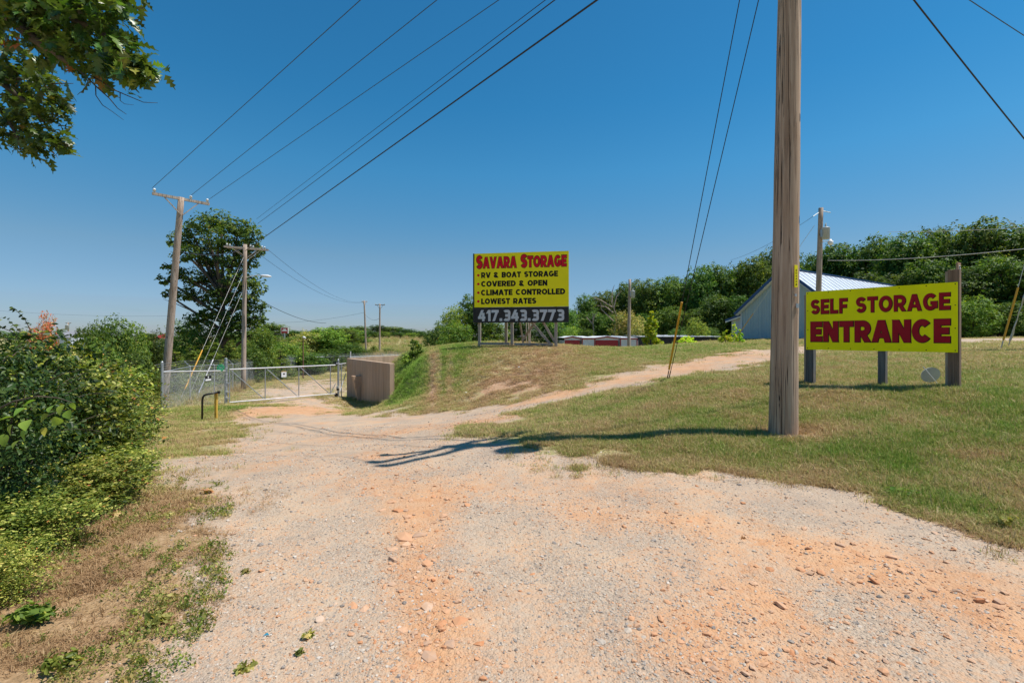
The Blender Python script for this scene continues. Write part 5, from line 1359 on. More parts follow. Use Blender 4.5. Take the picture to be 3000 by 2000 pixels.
def crown_mesh(name, lobes, nleaf, size, seed, shape='quad', twigs=9, spread=.13, aspect=.6, up=.5, shell=.62, sprays=0):
    """lobes: (x, y, z, rx, rz); leaves sit in small sprays on the lobes' shells"""
    rs = np.random.default_rng(seed); L = np.array(lobes); wgt = L[:, 3] ** 2; wgt /= wgt.sum()
    nt_ = max(1, nleaf // twigs); k = rs.choice(len(L), nt_, p=wgt)
    d = rs.normal(0, 1, (nt_, 3)); d /= np.linalg.norm(d, axis=1)[:, None]
    rad = shell + (1.08 - shell) * rs.uniform(0, 1, nt_) ** .6
    low = d[:, 2] < -.35; rad[low] *= .8
    wob = 1 + .18 * np.sin(d[:, 0] * 5 + k * 1.7) * np.sin(d[:, 1] * 4.3 + k) + .12 * np.sin(d[:, 2] * 7 + k * 2.2)
    tw = L[k, :3] + d * np.stack([L[k, 3], L[k, 3], L[k, 4]], 1) * (rad * wob)[:, None]
    ti = np.repeat(np.arange(nt_), twigs)
    sp = spread * np.repeat(L[k, 3], twigs)[:, None]
    c = tw[ti] + rs.normal(0, 1, (len(ti), 3)) * sp * np.array([1, 1, .6])
    sz = size * np.exp(rs.normal(-.03, .3, len(ti)))
    V_, F_, kk = leaf_cards(c, sz, up, d[ti], shape, seed=seed + 1, aspect=aspect)
    if sprays:
        cs, ds, st_ = [], [], []
        for _ in range(sprays):
            q = rs.choice(len(L), p=wgt); dd = rs.normal(0, 1, 3); dd[2] = abs(dd[2]) * .9 + .1; dd /= np.linalg.norm(dd)
            p0 = L[q, :3] + dd * L[q, 3] * .8; ln = rs.uniform(.25, .6); nl = int(ln / .028); bend = rs.normal(0, .15, 3) - np.array([0, 0, .25])
            st_.append([p0 + dd * ln * f_ + bend * ln * f_ * f_ for f_ in (0, .35, .7, 1)])
            for j in range(nl):
                f_ = (j + .5) / nl; cs.append(p0 + dd * ln * f_ + bend * ln * f_ * f_ + rs.normal(0, .014, 3)); ds.append(dd * .3)
        c = np.concatenate([c, np.array(cs)]); sz = np.concatenate([sz, size * rs.uniform(.6, 1.2, len(cs))]); SPR[name] = st_
        nx_ = len(cs); ex = np.array(ds)
        V_, F_, kk = leaf_cards(c, sz, up, np.concatenate([d[ti], ex]), shape, seed=seed + 1, aspect=aspect)
        ti = np.concatenate([ti, rs.integers(0, nt_, nx_)])
    tint = np.clip(.45 + .22 * rs.normal(0, 1, nt_)[ti] + .22 * rs.normal(0, 1, len(ti)), 0, .97)
    tint[rs.uniform(0, 1, len(ti)) < .012] = 1.0
    return fastmesh(name, V_, F_, False, {'tint': np.repeat(tint, kk)})
def trunk_mesh(name, lobes, base_r, seed, z0=-.3, top=None, lean=(0, 0)):
    rs = np.random.default_rng(seed); mb = MB(); L = sorted(lobes, key=lambda q: q[2]); zt = top or max(q[2] for q in L)
    ax = lambda z: Vector((lean[0] * z / zt + .15 * math.sin(z * .7 + seed), lean[1] * z / zt + .12 * math.cos(z * .9 + seed), z))
    mb.tube([ax(z0 + (zt - z0) * i / 8) for i in range(9)], [base_r * (1.25 if i == 0 else 1 - .1 * i) for i in range(9)], 9)
    for q in L:
        c = Vector(q[:3]); zs = max(z0 + .6, min(zt * .85, c.z - math.hypot(c.x, c.y) * .7)); s_ = ax(zs)
        m1 = s_.lerp(c, .5) + Vector(rs.normal(0, .12 * q[3], 3)); mb.tube([s_, m1, c, c + (c - m1) * .12], [base_r * .45, base_r * .28, base_r * .14, base_r * .05], 6)
        for _ in range(2):
            e = c + Vector(rs.normal(0, .35, 3)) * q[3]; mb.tube([m1, m1.lerp(e, .6) + Vector((0, 0, .1 * q[3])), e], [base_r * .14, base_r * .08, base_r * .03], 5)
    me = bpy.data.meshes.new(name); me.from_pydata([tuple(p) for p in mb.v], [], mb.f); me.update()
    return me
def blob_lobes(n, rx, z0, z1, lr, seed, shape='round'):
    rs = np.random.default_rng(seed); out = []
    for i in range(n):
        f_ = (i + .5) / n; z = z0 + (z1 - z0) * f_
        prof = math.sin(math.pi * min(.97, max(.06, f_ * .82 + .12))) ** .6 if shape == 'round' else (1 - f_) * .95 + .06
        a = i * 2.4 + rs.uniform(-.4, .4); q = rx * prof * rs.uniform(.25, .78)
        r_ = lr * rs.uniform(.75, 1.2) * (1 if shape == 'round' else .4 + .7 * (1 - f_)); out.append((q * math.cos(a), q * math.sin(a), z, r_, r_ * .85))
    return out
VAR = {}
def variant(key, lobes, nleaf, size, br, seed, **kw):
    VAR[key] = (crown_mesh(key + '_crown', lobes, nleaf, size, seed, **kw), trunk_mesh(key + '_trunk', lobes, br, seed))
for k in range(5): variant('forest%d' % k, blob_lobes(20, 3.5, 2.2, 9.0, 1.45, 40 + k), 14000, .24, .2, 40 + k)
for k in range(3): variant('bushy%d' % k, blob_lobes(16, 3.0, 1.0, 5.2, 1.25, 60 + k), 9500, .20, .10, 60 + k)
for k in range(2): variant('cedar%d' % k, blob_lobes(22, 1.9, .4, 6.2, .85, 80 + k, 'cone'), 9500, .15, .12, 80 + k, aspect=.35, up=.8, spread=.16)
def plant(key, label, cat, name, loc, height, width, mat, grp=None, rz=None, z=None):
    hh = {'f': 10.3, 'b': 6.4, 'c': 6.8}[key[0]]; ww = {'f': 9.2, 'b': 8.0, 'c': 4.6}[key[0]]
    loc = Vector(loc); t = thing(name, label, cat, tuple(loc), grp)
    t.rotation_euler = (0, 0, rng.uniform(0, 6.28) if rz is None else rz); t.scale = (width / ww, width / ww, height / hh)
    cm, tm = VAR[key]
    o = bpy.data.objects.new('crown', cm); C.objects.link(o); o.parent = t
    if not cm.materials: cm.materials.append(M[mat])
    o.material_slots[0].link = 'OBJECT'; o.material_slots[0].material = M[mat]
    o2 = bpy.data.objects.new('trunk', tm); C.objects.link(o2); o2.parent = t
    if not tm.materials: tm.materials.append(M['bark'])
    return t
def tree_at(px, ytop, d, wpx, key, label, mat='leaf_forest', name='tree', cat='tree', grp=None):
    g_ = P(px, d); zt = CAMZ - (ytop - HZ) / F * d
    return plant(key, label, cat, name, g_, max(1.0, zt - g_.z), wpx * d / F, mat, grp)

# woods on the right, front edge from beside the billboard to the right border
WOOD = [(1715,862,80,110),(1765,838,82,120),(1830,822,84,120),(1890,806,84,120),(1945,812,82,110),(1995,800,80,120),(2050,772,80,140),(2105,762,80,130),(2160,768,80,130),(2215,738,80,150),(2262,722,82,130),(2330,728,82,150),(2420,712,78,160),
        (2480,698,74,170),(2560,690,70,180),(2640,688,66,190),(2690,668,64,190),(2760,652,62,210),(2850,640,60,220),(2935,642,58,230),(3040,640,58,240),(3140,630,56,240)]
UNDER = [(1690,905,72,110),(1740,900,72,100),(1795,925,70,110),(1880,905,72,130),(1960,900,72,130),(2030,885,70,140),(2100,870,70,150),(2170,850,68,150),(2330,830,70,160),(2430,800,64,170),(2540,790,60,190),(2640,780,56,200),(2730,760,53,200),(2830,770,50,220),(2930,750,49,230),(3040,740,48,240)]
GW = 'trees of the woods on the right'
wlab = ['at the left end of the woods beside the billboard','second from the left end of the woods','behind the pale pole with the transformer','just right of the thin transformer pole','low dip in the skyline of the woods','left of the orange-yellow guy guard','behind the orange-yellow guy guard','right of the orange-yellow guy guard','above the left end of the blue-grey building annex','above the gable of the blue-grey building','immediately left of the near pole skyline','hidden mostly by the big near pole','between the near pole and the dark transformer pole',
        'right of the dark transformer pole','above the pale roof of the metal building','above the far end of the metal roof','above the middle of the entrance sign','left of the marker board skyline','above the marker board','second from the right border','at the right border of the picture','partly cut by the right border']
jt_ = [0, 9, -4, 6, -7, 10, -3, 5, -8, 4]
for i, (px, yt, d, w_) in enumerate(WOOD):
    tree_at(px, yt + jt_[i % 10], d + (i % 3) * 2 - 2, w_ * (1.15, 1.35, 1.0)[i % 3], 'forest%d' % (i % 5), 'tall green broadleaf tree ' + wlab[i], grp=GW)
for i in range(len(WOOD) - 1):      # second row filling between the crowns of the first
    (p0, y0_, d0_, w0_), (p1, y1_, d1_, w1_) = WOOD[i], WOOD[i + 1]
    tree_at((p0 + p1) / 2, (y0_ + y1_) / 2 + 12 + jt_[(i * 7) % 10] * 1.6, (d0_ + d1_) / 2 + 5, w0_ * 1.05, 'forest%d' % ((i * 3 + 2) % 5), 'tree of the back row in the woods on the right, showing between two front crowns', grp='back row of the woods on the right')
ulab = ['at the foot of the woods behind the red roll doors','behind the white and red storage building','below the dead branches beside the thin pole','left of the lime bush','behind the lime bush','behind the orange-yellow guy guard','in the dark wood edge above the long grey shed','left of the metal building annex','hidden behind the near pole','behind the dark transformer pole','behind the metal roof','above the left part of the entrance sign','above the right part of the entrance sign','just right of the entrance sign','behind the right edge guy guard','at the right border of the wood edge']
for i, (px, yt, d, w_) in enumerate(UNDER):
    tree_at(px, yt + jt_[(i * 3) % 10] * 1.5, d, w_ * 1.12, 'forest%d' % ((i * 2 + 1) % 5), 'shorter leafy tree ' + ulab[i], grp='shorter trees along the edge of the woods')
# undergrowth at the foot of the woods
for i, (px, yt, d, w_, mt, lb_) in enumerate([(1670,950,62,80,'leaf_bright','pale green'),(1720,955,62,70,'leaf_forest','dark green'),(1880,930,60,90,'leaf_olive','olive brown'),(1835,905,64,110,'leaf_olive','large olive'),(1985,955,62,80,'leaf_forest','mid green'),(2040,925,58,80,'leaf_bright','light green'),(2085,955,60,70,'leaf_forest','shadowed'),
        (2460,880,52,120,'leaf_forest','broad dark'),(2850,860,46,150,'leaf_bright','sunlit'),(2960,880,46,160,'leaf_forest','deep green'),(3060,860,46,160,'leaf_forest','cut off')]):
    tree_at(px, yt, d, w_ * 1.2, 'bushy%d' % (i % 3), lb_ + ' bush at the foot of the woods, ' + ['right of the billboard','above the red roll doors','behind the lime bush','beside the thin transformer pole','right of the lime bush','behind the guarded guy wire','left of the metal building annex','behind the metal roof','right of the entrance sign','behind the right edge guy wires','at the right border'][i], mt, 'bush', 'bush', 'bushes at the foot of the woods')

for i in range(13):
    tree_at(2330 + 72 * i, 925 + (i * 37) % 20, 53 + (i * 5) % 7, 190, 'bushy%d' % (i % 3), 'dark low bush filling the shade under the woods on the right', 'leaf_forest', 'bush', 'bush', 'shaded bushes under the woods on the right')
# trees right of the mound, beside the billboard
for i, (px, yt, d, w_, key, mt, lb_) in enumerate([(1385,856,50,150,'forest1','leaf_forest','tall dark tree partly behind the left edge of the billboard'),(1325,888,48,120,'bushy0','leaf_bright','light green tree left of the billboard'),(1345,935,42,140,'bushy1','leaf_bright','low bushy tree below the left edge of the billboard'),
        (1280,935,45,95,'bushy2','leaf_forest','dark rounded bush at the left end of the billboard trees'),(1440,930,52,140,'forest2','leaf_forest','dark tree seen under the left part of the billboard'),(1520,925,56,150,'forest0','leaf_forest','shadowy tree seen between the middle billboard posts'),(1600,920,58,150,'forest3','leaf_forest','tree seen between the right billboard posts'),(1655,900,66,110,'forest4','leaf_forest','tree just right of the billboard')]):
    tree_at(px, yt, d, w_ * 1.2, key, lb_, mt, 'tree', 'tree', 'trees around the billboard')
# the sapling, lime bush and weeds
def weed(px, ytop, d, w_, label, mat='leaf_lime', n=900, size=.16, grp=None, cat='bush', name='bush', shape='oval', seed=5):
    g_ = P(px, d); zt = CAMZ - (ytop - HZ) / F * d; hh = max(.3, zt - g_.z); ww = w_ * d / F / 2
    lobes = []
    rs = np.random.default_rng(seed)
    for i in range(8):
        f_ = (i + .5) / 8; a = i * 2.4; q = ww * .6 * (1 - f_ * .6); lobes.append((q * math.cos(a), q * math.sin(a), hh * (.12 + .82 * f_), ww * .42 * (1.1 - .5 * f_), hh * .16))
    t = thing(name, label, cat, tuple(g_), grp)
    link('foliage', crown_mesh('foliage', lobes, n, size, seed, shape, 7, .2, .5, .3, .2), M[mat], t)
    mb = MB()
    for q in lobes[::2]: mb.tube([(0, 0, -.1), (q[0] * .5, q[1] * .5, q[2] * .5), q[:3]], [.02, .015, .006], 5)
    me = bpy.data.meshes.new('stem'); me.from_pydata([tuple(p) for p in mb.v], [], mb.f); link('stem', me, M['bark'], t)
weed(1908, 918, 38, 62, 'bright lime green bush in front of the long grey storage building', n=1300, size=.20, seed=5)
weed(1218, 992, 29, 60, 'small bright sapling at the top of the bank, left of the billboard', 'leaf_bright', n=1100, size=.12, seed=6, name='sapling', cat='sapling')
weed(1195, 1040, 30, 50, 'low green plant beside the sapling at the end of the pale wall', 'leaf_bright', n=600, size=.12, seed=7, name='weed', cat='weed')
weed(2128, 968, 32, 50, 'yellow-green weed left of the metal building corner', n=500, size=.12, seed=8, name='weed', cat='weed', grp='weeds by the metal building')
weed(2152, 945, 32.5, 26, 'tall thin yellow-green weed at the metal building window', n=380, size=.11, seed=9, name='weed', cat='weed', grp='weeds by the metal building')
weed(2168, 965, 31.5, 30, 'short yellow-green weed right of the metal building window', n=380, size=.11, seed=10, name='weed', cat='weed', grp='weeds by the metal building')
weed(2012, 984, 40, 60, 'low weed patch before the long grey storage building', n=500, size=.13, seed=11, name='weed', cat='weed')

# left: green trees, cedars and the mixed thicket beyond the fence
LEFT = [(75,958,26,120,'bushy0','leaf_bright','light green bush left of the red maple'),(262,935,27,110,'bushy1','leaf_forest','green tree between the red maple and the tall green tree'),(330,918,25,165,'bushy0','leaf_forest','full green tree left of the leaning pole, the tallest of its clump'),
        (385,935,27,130,'bushy2','leaf_bright','yellower green tree touching the left of the leaning pole'),(440,960,30,100,'bushy1','leaf_forest','green tree just behind the leaning pole'),(300,985,20,120,'bushy2','leaf_bright','leafy green thicket below the tall green tree'),(400,1010,22,110,'bushy0','leaf_forest','dark thicket between the shrubs and the leaning pole'),
        (200,1005,21,150,'bushy1','leaf_olive','yellowish thicket below the grey house roof'),(530,930,52,120,'bushy2','leaf_forest','dark tree at the left foot of the big oak'),(590,955,46,110,'bushy0','leaf_forest','dark tree at the right foot of the big oak'),
        (770,950,44,120,'bushy1','leaf_bright','light green tree right of the street light pole'),(735,1000,42,120,'bushy2','leaf_forest','low green tree behind the street light pole'),(850,996,58,140,'bushy0','leaf_bright','yellow-green tree below the far red sign'),(905,965,66,120,'bushy1','leaf_olive','olive tree behind the yard light'),
        (960,955,68,150,'forest1','leaf_bright','tall green tree between the yard light and the distant poles'),(1010,960,72,120,'forest3','leaf_forest','green tree left of the two distant poles'),(955,1020,62,120,'bushy2','leaf_forest','dark low tree beyond the far fence'),(1025,1000,66,110,'bushy0','leaf_forest','dark cedar-like tree before the field'),
        (905,1030,58,120,'bushy1','leaf_forest','leafy bush at the foot of the yard light'),(985,1048,64,80,'bushy2','leaf_forest','small bush behind the far fence post')]
LEFT += [(790,982,95,120,'forest0','leaf_forest','green tree in the row right of the big oak, behind the cedar'),(872,984,100,120,'forest2','leaf_bright','light tree in the row just right of the far red sign'),(935,964,105,130,'forest4','leaf_forest','tree in the row behind the yard light lamp'),
    (1000,952,100,140,'forest1','leaf_bright','light tree in the row left of the distant poles'),(1045,965,110,110,'forest3','leaf_forest','tree in the row touching the left distant pole'),(740,965,80,130,'forest2','leaf_forest','tree filling the gap right of the street light pole'),(670,970,70,130,'bushy0','leaf_forest','tree filling the gap left of the street light pole'),
    (480,985,45,120,'bushy1','leaf_bright','light tree filling the gap right of the leaning pole'),(830,1010,60,140,'bushy2','leaf_bright','yellow green bush before the far fence, left of the yard light'),(760,1025,52,120,'bushy0','leaf_bright','light bush behind the fence right of the street light pole'),(1060,1020,74,80,'bushy1','leaf_forest','round bush at the foot of the left distant pole'),(1140,1020,80,60,'bushy0','leaf_forest','small round bush in the lower part of the far field')]
for i, (px, yt, d, w_, key, mt, lb_) in enumerate(LEFT): tree_at(px, yt, d, w_ * 1.25, key, lb_, mt, 'tree', 'tree', 'trees beyond the fence on the left')
for i, (px, yt, d, w_, lb_) in enumerate([(415,1000,27,120,'dark yellowish cedar left of the leaning pole'),(510,1015,29,120,'low cedar just right of the leaning pole'),(560,1000,33,130,'cedar behind the guy wire guards'),(625,990,38,140,'broad cedar under the big oak'),(675,985,40,110,'brownish cedar left of the street light pole'),(820,1015,48,110,'cedar right of the street light pole'),(365,1045,20,110,'small cedar at the back of the shrubs'),(1095,1010,78,60,'small dark cedar between the distant poles'),(450,1060,26,80,'small cedar beside the foot of the leaning pole')]):
    tree_at(px, yt, d, w_ * 1.2, 'cedar%d' % (i % 2), lb_, 'leaf_cedar', 'cedar_tree', 'tree', 'cedars along the left fence')
tree_at(128, 903, 24, 110, 'bushy2', 'small red autumn maple standing out left of the grey house roof', 'leaf_red', 'maple_tree', 'tree')
# far skyline trees and the hedge behind the field
FARL = [(800,948,230,110),(860,965,210,80),(925,965,200,70),(1150,955,210,120),(1110,950,200,70),(1190,962,200,80),(1232,968,200,60),(1050,952,190,80),(1280,972,230,70),(700,972,240,90),(180,970,240,60),(240,975,240,70),(430,975,240,90),(60,972,240,90),(-40,965,240,120)]
for i, (px, yt, d, w_) in enumerate(FARL):
    tree_at(px, yt, d, w_ * 1.3, 'forest%d' % (i % 5), 'dark distant tree on the skyline, ' + ['above the far red sign','right of the far red sign','behind the yard light','domed one above the field','between the distant poles','at the right slope of the field hedge','lowest one right of the field','left of the distant poles','left of the billboard trees','behind the street light pole','behind the far house roof','right of the far house roof','left of the leaning pole','behind the red maple','at the left border'][i], 'leaf_forest', 'tree', 'tree', 'distant trees on the skyline')
for i, px in enumerate([1085, 1125, 1165, 1205, 1240, 1275]):
    tree_at(px, 968 + i * 2, 155, 75, 'bushy%d' % (i % 3), ['first','second','third','fourth','fifth','sixth'][i] + ' bush from the left in the hedge along the top of the far field', 'leaf_bright' if i % 2 else 'leaf_forest', 'bush', 'bush', 'hedge along the top of the far field')

# the big oak: lobes read off its outline, 46 m away
D0 = 46.0
ob = P(640, D0); OL = []
for px, py, r_, dd in [(600,660,42,0),(650,652,40,1),(700,668,38,0),(740,690,34,-1),(555,668,28,.5),(530,705,36,0),(575,710,40,1),(640,700,46,-1),(700,725,42,1),(750,735,26,0),(545,745,36,-1),(610,755,46,1),(672,765,40,0),(725,770,28,0),(490,775,22,0),(485,820,22,.3),(520,800,26,-.5),(570,815,38,0),(630,815,40,1),(690,820,40,-1),(735,825,36,0),
                        (760,850,26,0),(485,860,18,0),(540,860,30,0),(590,870,30,.5),(650,870,42,0),(715,880,40,0),(760,895,24,0),(620,915,34,0),(690,925,46,0),(745,930,34,0),(580,935,30,0),(640,960,46,0),(705,970,46,0),(765,965,34,0),(560,965,36,1)]:
    p = W(px, py, D0 + dd * 1.2); OL.append((p.x - ob.x, p.y - ob.y, p.z - ob.z, r_ * D0 / F * .92, r_ * D0 / F * .78))
t = thing('oak_tree', 'big spreading oak towering behind the street light pole', 'tree', tuple(ob))
link('crown', crown_mesh('oak_crown', OL, 20000, .25, 91, 'quad', 8, .15, .6, .4, .5), M['leaf_oak'], t)
link('trunk', trunk_mesh('oak_trunk', OL, .42, 92, -.3, 9.5, (.6, 0)), M['bark'], t)
# bare dead limbs before the woods
t = thing('dead_tree', 'bare grey dead branches in front of the woods, left of the thin pole', 'tree', tuple(P(1800, 66)))
rs = np.random.default_rng(3); 
for px0, py0, px1, py1 in ((1798,985,1790,880),(1797,940,1760,885),(1795,915,1750,895),(1798,900,1822,850),(1793,885,1800,835),(1740,985,1737,915),(1737,950,1725,920),(1737,940,1752,915),(1795,900,1735,870)):
    a = W(px0, py0, 66); b2 = W(px1, py1, 65.5); m_ = a.lerp(b2, .5) + Vector((rs.normal(0, .3), 0, .3))
    MB().tube([a, m_, b2], [.09, .06, .02], 6).build('branch', M['farpole'], t)

# shrubs in the left foreground
SV = []
for k in range(3):
    lobes = blob_lobes(15, 1.0, .22, 1.55, .42, 120 + k)
    SV.append((crown_mesh('shrub_foliage%d' % k, lobes, 13000, (.042, .056, .068)[k], 130 + k, 'oval', 9, .15, .5, .35, .5, 90), lobes))
def shrub(px, ytop, d, width, v, mat, label, squash=1.0):
    g_ = P(px, d); zt = CAMZ - (ytop - HZ) / F * d; hh = zt - g_.z
    t = thing('shrub', label, 'shrub', tuple(g_), 'shrubs along the left of the drive'); me, lobes = SV[v]
    t.rotation_euler = (0, 0, rng.uniform(0, 6.28)); t.scale = (width / 2.4, width / 2.4, hh / 1.95)
    o = bpy.data.objects.new('foliage', me); C.objects.link(o); o.parent = t
    if not me.materials: me.materials.append(M[mat])
    o.material_slots[0].link = 'OBJECT'; o.material_slots[0].material = M[mat]
    mb = MB()
    for q in lobes: mb.tube([(q[0] * .1, q[1] * .1, -.1), (q[0] * .6, q[1] * .6, q[2] * .6), (q[0] * 1.1, q[1] * 1.1, q[2] * 1.1)], [.016, .011, .004], 5)
    for sp_ in SPR['shrub_foliage%d' % v]: mb.tube(sp_, [.005, .004, .003, .0015], 4)
    m2 = bpy.data.meshes.new('stem'); m2.from_pydata([tuple(p) for p in mb.v], [], mb.f); m2.materials.append(M['bark'])
    o = bpy.data.objects.new('stem', m2); C.objects.link(o); o.parent = t
for a_ in [(-60, 985, 3.9, 1.9, 0, 'leaf_shrub_shaded', 'dark green shrub at the left border, nearest to the viewer'),
           (20, 945, 5.0, 2.3, 1, 'leaf_shrub_shaded', 'tall dark shrub behind the nearest one at the left border'),
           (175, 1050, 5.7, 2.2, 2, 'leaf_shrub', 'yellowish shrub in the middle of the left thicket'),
           (40, 965, 6.6, 2.6, 0, 'leaf_shrub_shaded', 'dark tall shrub in the second row of the left thicket'),
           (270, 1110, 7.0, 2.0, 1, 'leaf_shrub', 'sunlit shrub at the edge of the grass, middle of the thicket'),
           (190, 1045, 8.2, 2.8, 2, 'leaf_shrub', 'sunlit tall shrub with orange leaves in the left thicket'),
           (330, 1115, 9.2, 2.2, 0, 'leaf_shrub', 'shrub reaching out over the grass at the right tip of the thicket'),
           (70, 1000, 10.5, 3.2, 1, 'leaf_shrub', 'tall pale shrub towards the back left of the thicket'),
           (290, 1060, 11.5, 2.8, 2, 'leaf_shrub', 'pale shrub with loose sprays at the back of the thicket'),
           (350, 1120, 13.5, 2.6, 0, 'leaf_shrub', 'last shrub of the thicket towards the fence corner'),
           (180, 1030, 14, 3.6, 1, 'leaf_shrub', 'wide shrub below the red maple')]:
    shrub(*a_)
# low bright growth skirting the thicket
for i, (px, yt, d, w_, mt, lb_) in enumerate([(60,1440,3.6,1.4,'leaf_shrub','low pale green growth at the left border below the dark shrub'),(230,1340,4.6,1.5,'leaf_shrub','low pale growth with dead stalks in front of the thicket'),(330,1300,5.6,1.3,'leaf_shrub','low bright leafy growth ending the front of the thicket'),(-60,1600,2.9,.9,'leaf_shrub','bright weeds at the lower left border')]):
    g_ = P(px, d); t = thing('low_shrub', lb_, 'shrub', tuple(g_), 'low growth in front of the thicket'); hh = (CAMZ - (yt - HZ) / F * d) - g_.z
    me, lobes = SV[i % 3]; t.scale = (w_ / 2.4, w_ / 2.4, max(.2, hh / 1.95)); t.rotation_euler = (0, 0, i * 1.3)
    o = bpy.data.objects.new('foliage', me); C.objects.link(o); o.parent = t; o.material_slots[0].link = 'OBJECT'; o.material_slots[0].material = M[mt]

# ------------------------------------------------------------------ oak overhanging at the upper left
def lobed_leaf(L=.185, Wd=.12, n=8):
    """white oak leaf: rounded lobes, folded along the midrib"""
    vs = []; fs = []
    for i in range(n + 1):
        s_ = i / n; env = math.sin(math.pi * min(1, s_ * 1.02) ** .75) ** .7 if 0 < s_ < 1 else .02
        w = Wd / 2 * max(.06, env * (.66 + .34 * math.cos(i * math.pi)))
        x = -L / 2 + L * s_ + (.012 if i % 2 == 0 else 0); z = -.35 * (s_ - .4) ** 2 * L
        vs += [(x, -w, z + w * .22), (x - .008, 0, z), (x, w, z + w * .22)]
    for i in range(n):
        a_ = i * 3; fs += [(a_, a_ + 1, a_ + 4, a_ + 3), (a_ + 1, a_ + 2, a_ + 5, a_ + 4)]
    return np.array(vs), np.array(fs)
LV, LF = lobed_leaf(.165, .105)
M['leaf_near'] = leafmat('near_oak_leaves', [(0, (0.009, 0.022, 0.004)), (0.45, (0.024, 0.052, 0.009)), (0.8, (0.055, 0.088, 0.014)), (0.95, (0.10, 0.11, 0.018)), (1.0, (0.15, 0.07, 0.02))], 0.32, 0.38)
M['leaf_near'].node_tree.nodes['Principled BSDF'].inputs['Specular IOR Level'].default_value = 0.6
OB = [(60,20,4.6,110),(170,50,4.5,105),(270,80,4.45,90),(330,60,4.4,70),(345,150,4.35,62),(395,190,4.3,42),(428,205,4.3,28),(235,180,4.5,60),(120,120,4.7,85),(190,140,4.6,70),(300,190,4.4,45),(400,230,4.3,26),(200,-60,4.6,140),(60,-80,4.6,160),(330,-50,4.6,90),(-80,0,4.8,140),
      (20,190,5.7,85),(90,220,5.7,75),(150,250,5.6,52),(60,300,5.7,85),(130,335,5.6,52),(50,385,5.7,62),(145,400,5.6,42),(0,360,5.8,85),(175,300,5.6,30),(-60,250,5.8,110),(110,430,5.6,26),(170,425,5.6,20),(-100,380,5.8,90)]
rs = np.random.default_rng(17)
LP = []; LR = []
for px, py, d, r_ in OB:
    c = W(px, py, d); m_ = r_ * d / F; k = int(24 + (r_ / 12) ** 2 * 1.35)
    for _ in range(max(6, k // 5)):
        tw = c + Vector(rs.normal(0, 1, 3)).normalized() * m_ * (rs.uniform(0, 1) ** .4) * .9
        dr_ = (tw - c).normalized()
        for _ in range(5):
            LP.append(tw + Vector(rs.normal(0, 1, 3)) * .055)
            z_ = (Vector((0, 0, 1.0)) + dr_ * .5 + Vector(rs.normal(0, .55, 3))).normalized(); x_ = (dr_ + Vector((.35, 0, -.5)) + Vector(rs.normal(0, .6, 3))).normalized()
            y_ = z_.cross(x_).normalized(); z_ = x_.cross(y_); LR.append((x_, y_, z_, rs.uniform(.7, 1.15)))
t = thing('oak_tree', 'oak with lobed leaves overhanging the upper left corner of the picture', 'tree', (-8.2, 4.6, h(-8.2, 4.6)))
o0 = ORG[t.name]
prox = sorted(range(len(LP)), key=lambda i: (0 if (0 < 1500 + F * LP[i].x / LP[i].y < 480 and HZ - (LP[i].z - CAMZ) / LP[i].y * F > 0) else 1, LP[i].y))
single = prox[:300]; rest = prox[300:]
leafme = []
for k in range(4):
    me = fastmesh('leaf', LV, LF, True, {'tint': np.full(len(LV), (.25, .5, .72, .93)[k])}); me.materials.append(M['leaf_near']); leafme.append(me)
for i in single:
    x_, y_, z_, s_ = LR[i]; o = bpy.data.objects.new('leaf', leafme[rs.choice(4, p=[.3, .36, .28, .06])]); C.objects.link(o); o.parent = t
    mt_ = Matrix((x_ * s_, y_ * s_, z_ * s_)).transposed().to_4x4(); mt_.translation = LP[i] - o0; o.matrix_basis = mt_
AX = np.array([[list(LR[i][0] * LR[i][3]), list(LR[i][1] * LR[i][3]), list(LR[i][2] * LR[i][3])] for i in rest]); CC = np.array([list(LP[i] - o0) for i in rest])
VV = np.einsum('vk,nkj->nvj', LV, AX) + CC[:, None, :]
FF = (LF[None] + (np.arange(len(rest)) * len(LV))[:, None, None]).reshape(-1, 4)
tn = np.repeat(np.clip(rs.normal(.45, .22, len(rest)), 0, 1), len(LV))
lf = link('leaf_mass', fastmesh('leaf_mass', VV.reshape(-1, 3), FF, True, {'tint': tn}), M['leaf_near'], t); lf['kind'] = 'stuff'
print('oak leaves', len(LP))
mb = MB(); tb = Vector((-8.2, 4.6, h(-8.2, 4.6) - .3))
mb.tube([tb, tb + Vector((.1, .1, 2)), tb + Vector((0, .2, 4.5)), tb + Vector((.2, .2, 7))], [.36, .30, .25, .18], 14); mb.build('trunk', M['bark'], t, smooth=True)
def br(pts, r0, r1, name='branch'):
    pts = [Vector(p) for p in pts]; n_ = len(pts); MB().tube(pts, [r0 + (r1 - r0) * i / (n_ - 1) for i in range(n_)], 7).build(name, M['bark'], t, smooth=True)
b0 = tb + Vector((0, .1, 3.6))
br([b0, W(-150, -40, 4.9), W(0, 20, 4.7), W(60, 80, 4.65), W(120, 130, 4.6), W(170, 165, 4.55), W(250, 215, 4.5)], .09, .014)
br([W(0, 20, 4.7), W(120, 20, 4.6), W(220, 60, 4.5), W(320, 110, 4.4), W(400, 180, 4.35), W(440, 215, 4.3)], .04, .006)
br([W(60, 80, 4.65), W(180, 110, 4.6), W(280, 150, 4.5), W(330, 190, 4.4)], .025, .005)
br([tb + Vector((0, .2, 3.0)), W(-120, 180, 5.8), W(0, 240, 5.7), W(80, 300, 5.7), W(130, 360, 5.6)], .07, .008)
br([W(0, 240, 5.7), W(60, 230, 5.7), W(150, 245, 5.6), W(215, 245, 5.6)], .02, .003)
br([W(-60, 260, 5.8), W(10, 330, 5.7), W(50, 400, 5.6), W(60, 440, 5.6)], .03, .004)
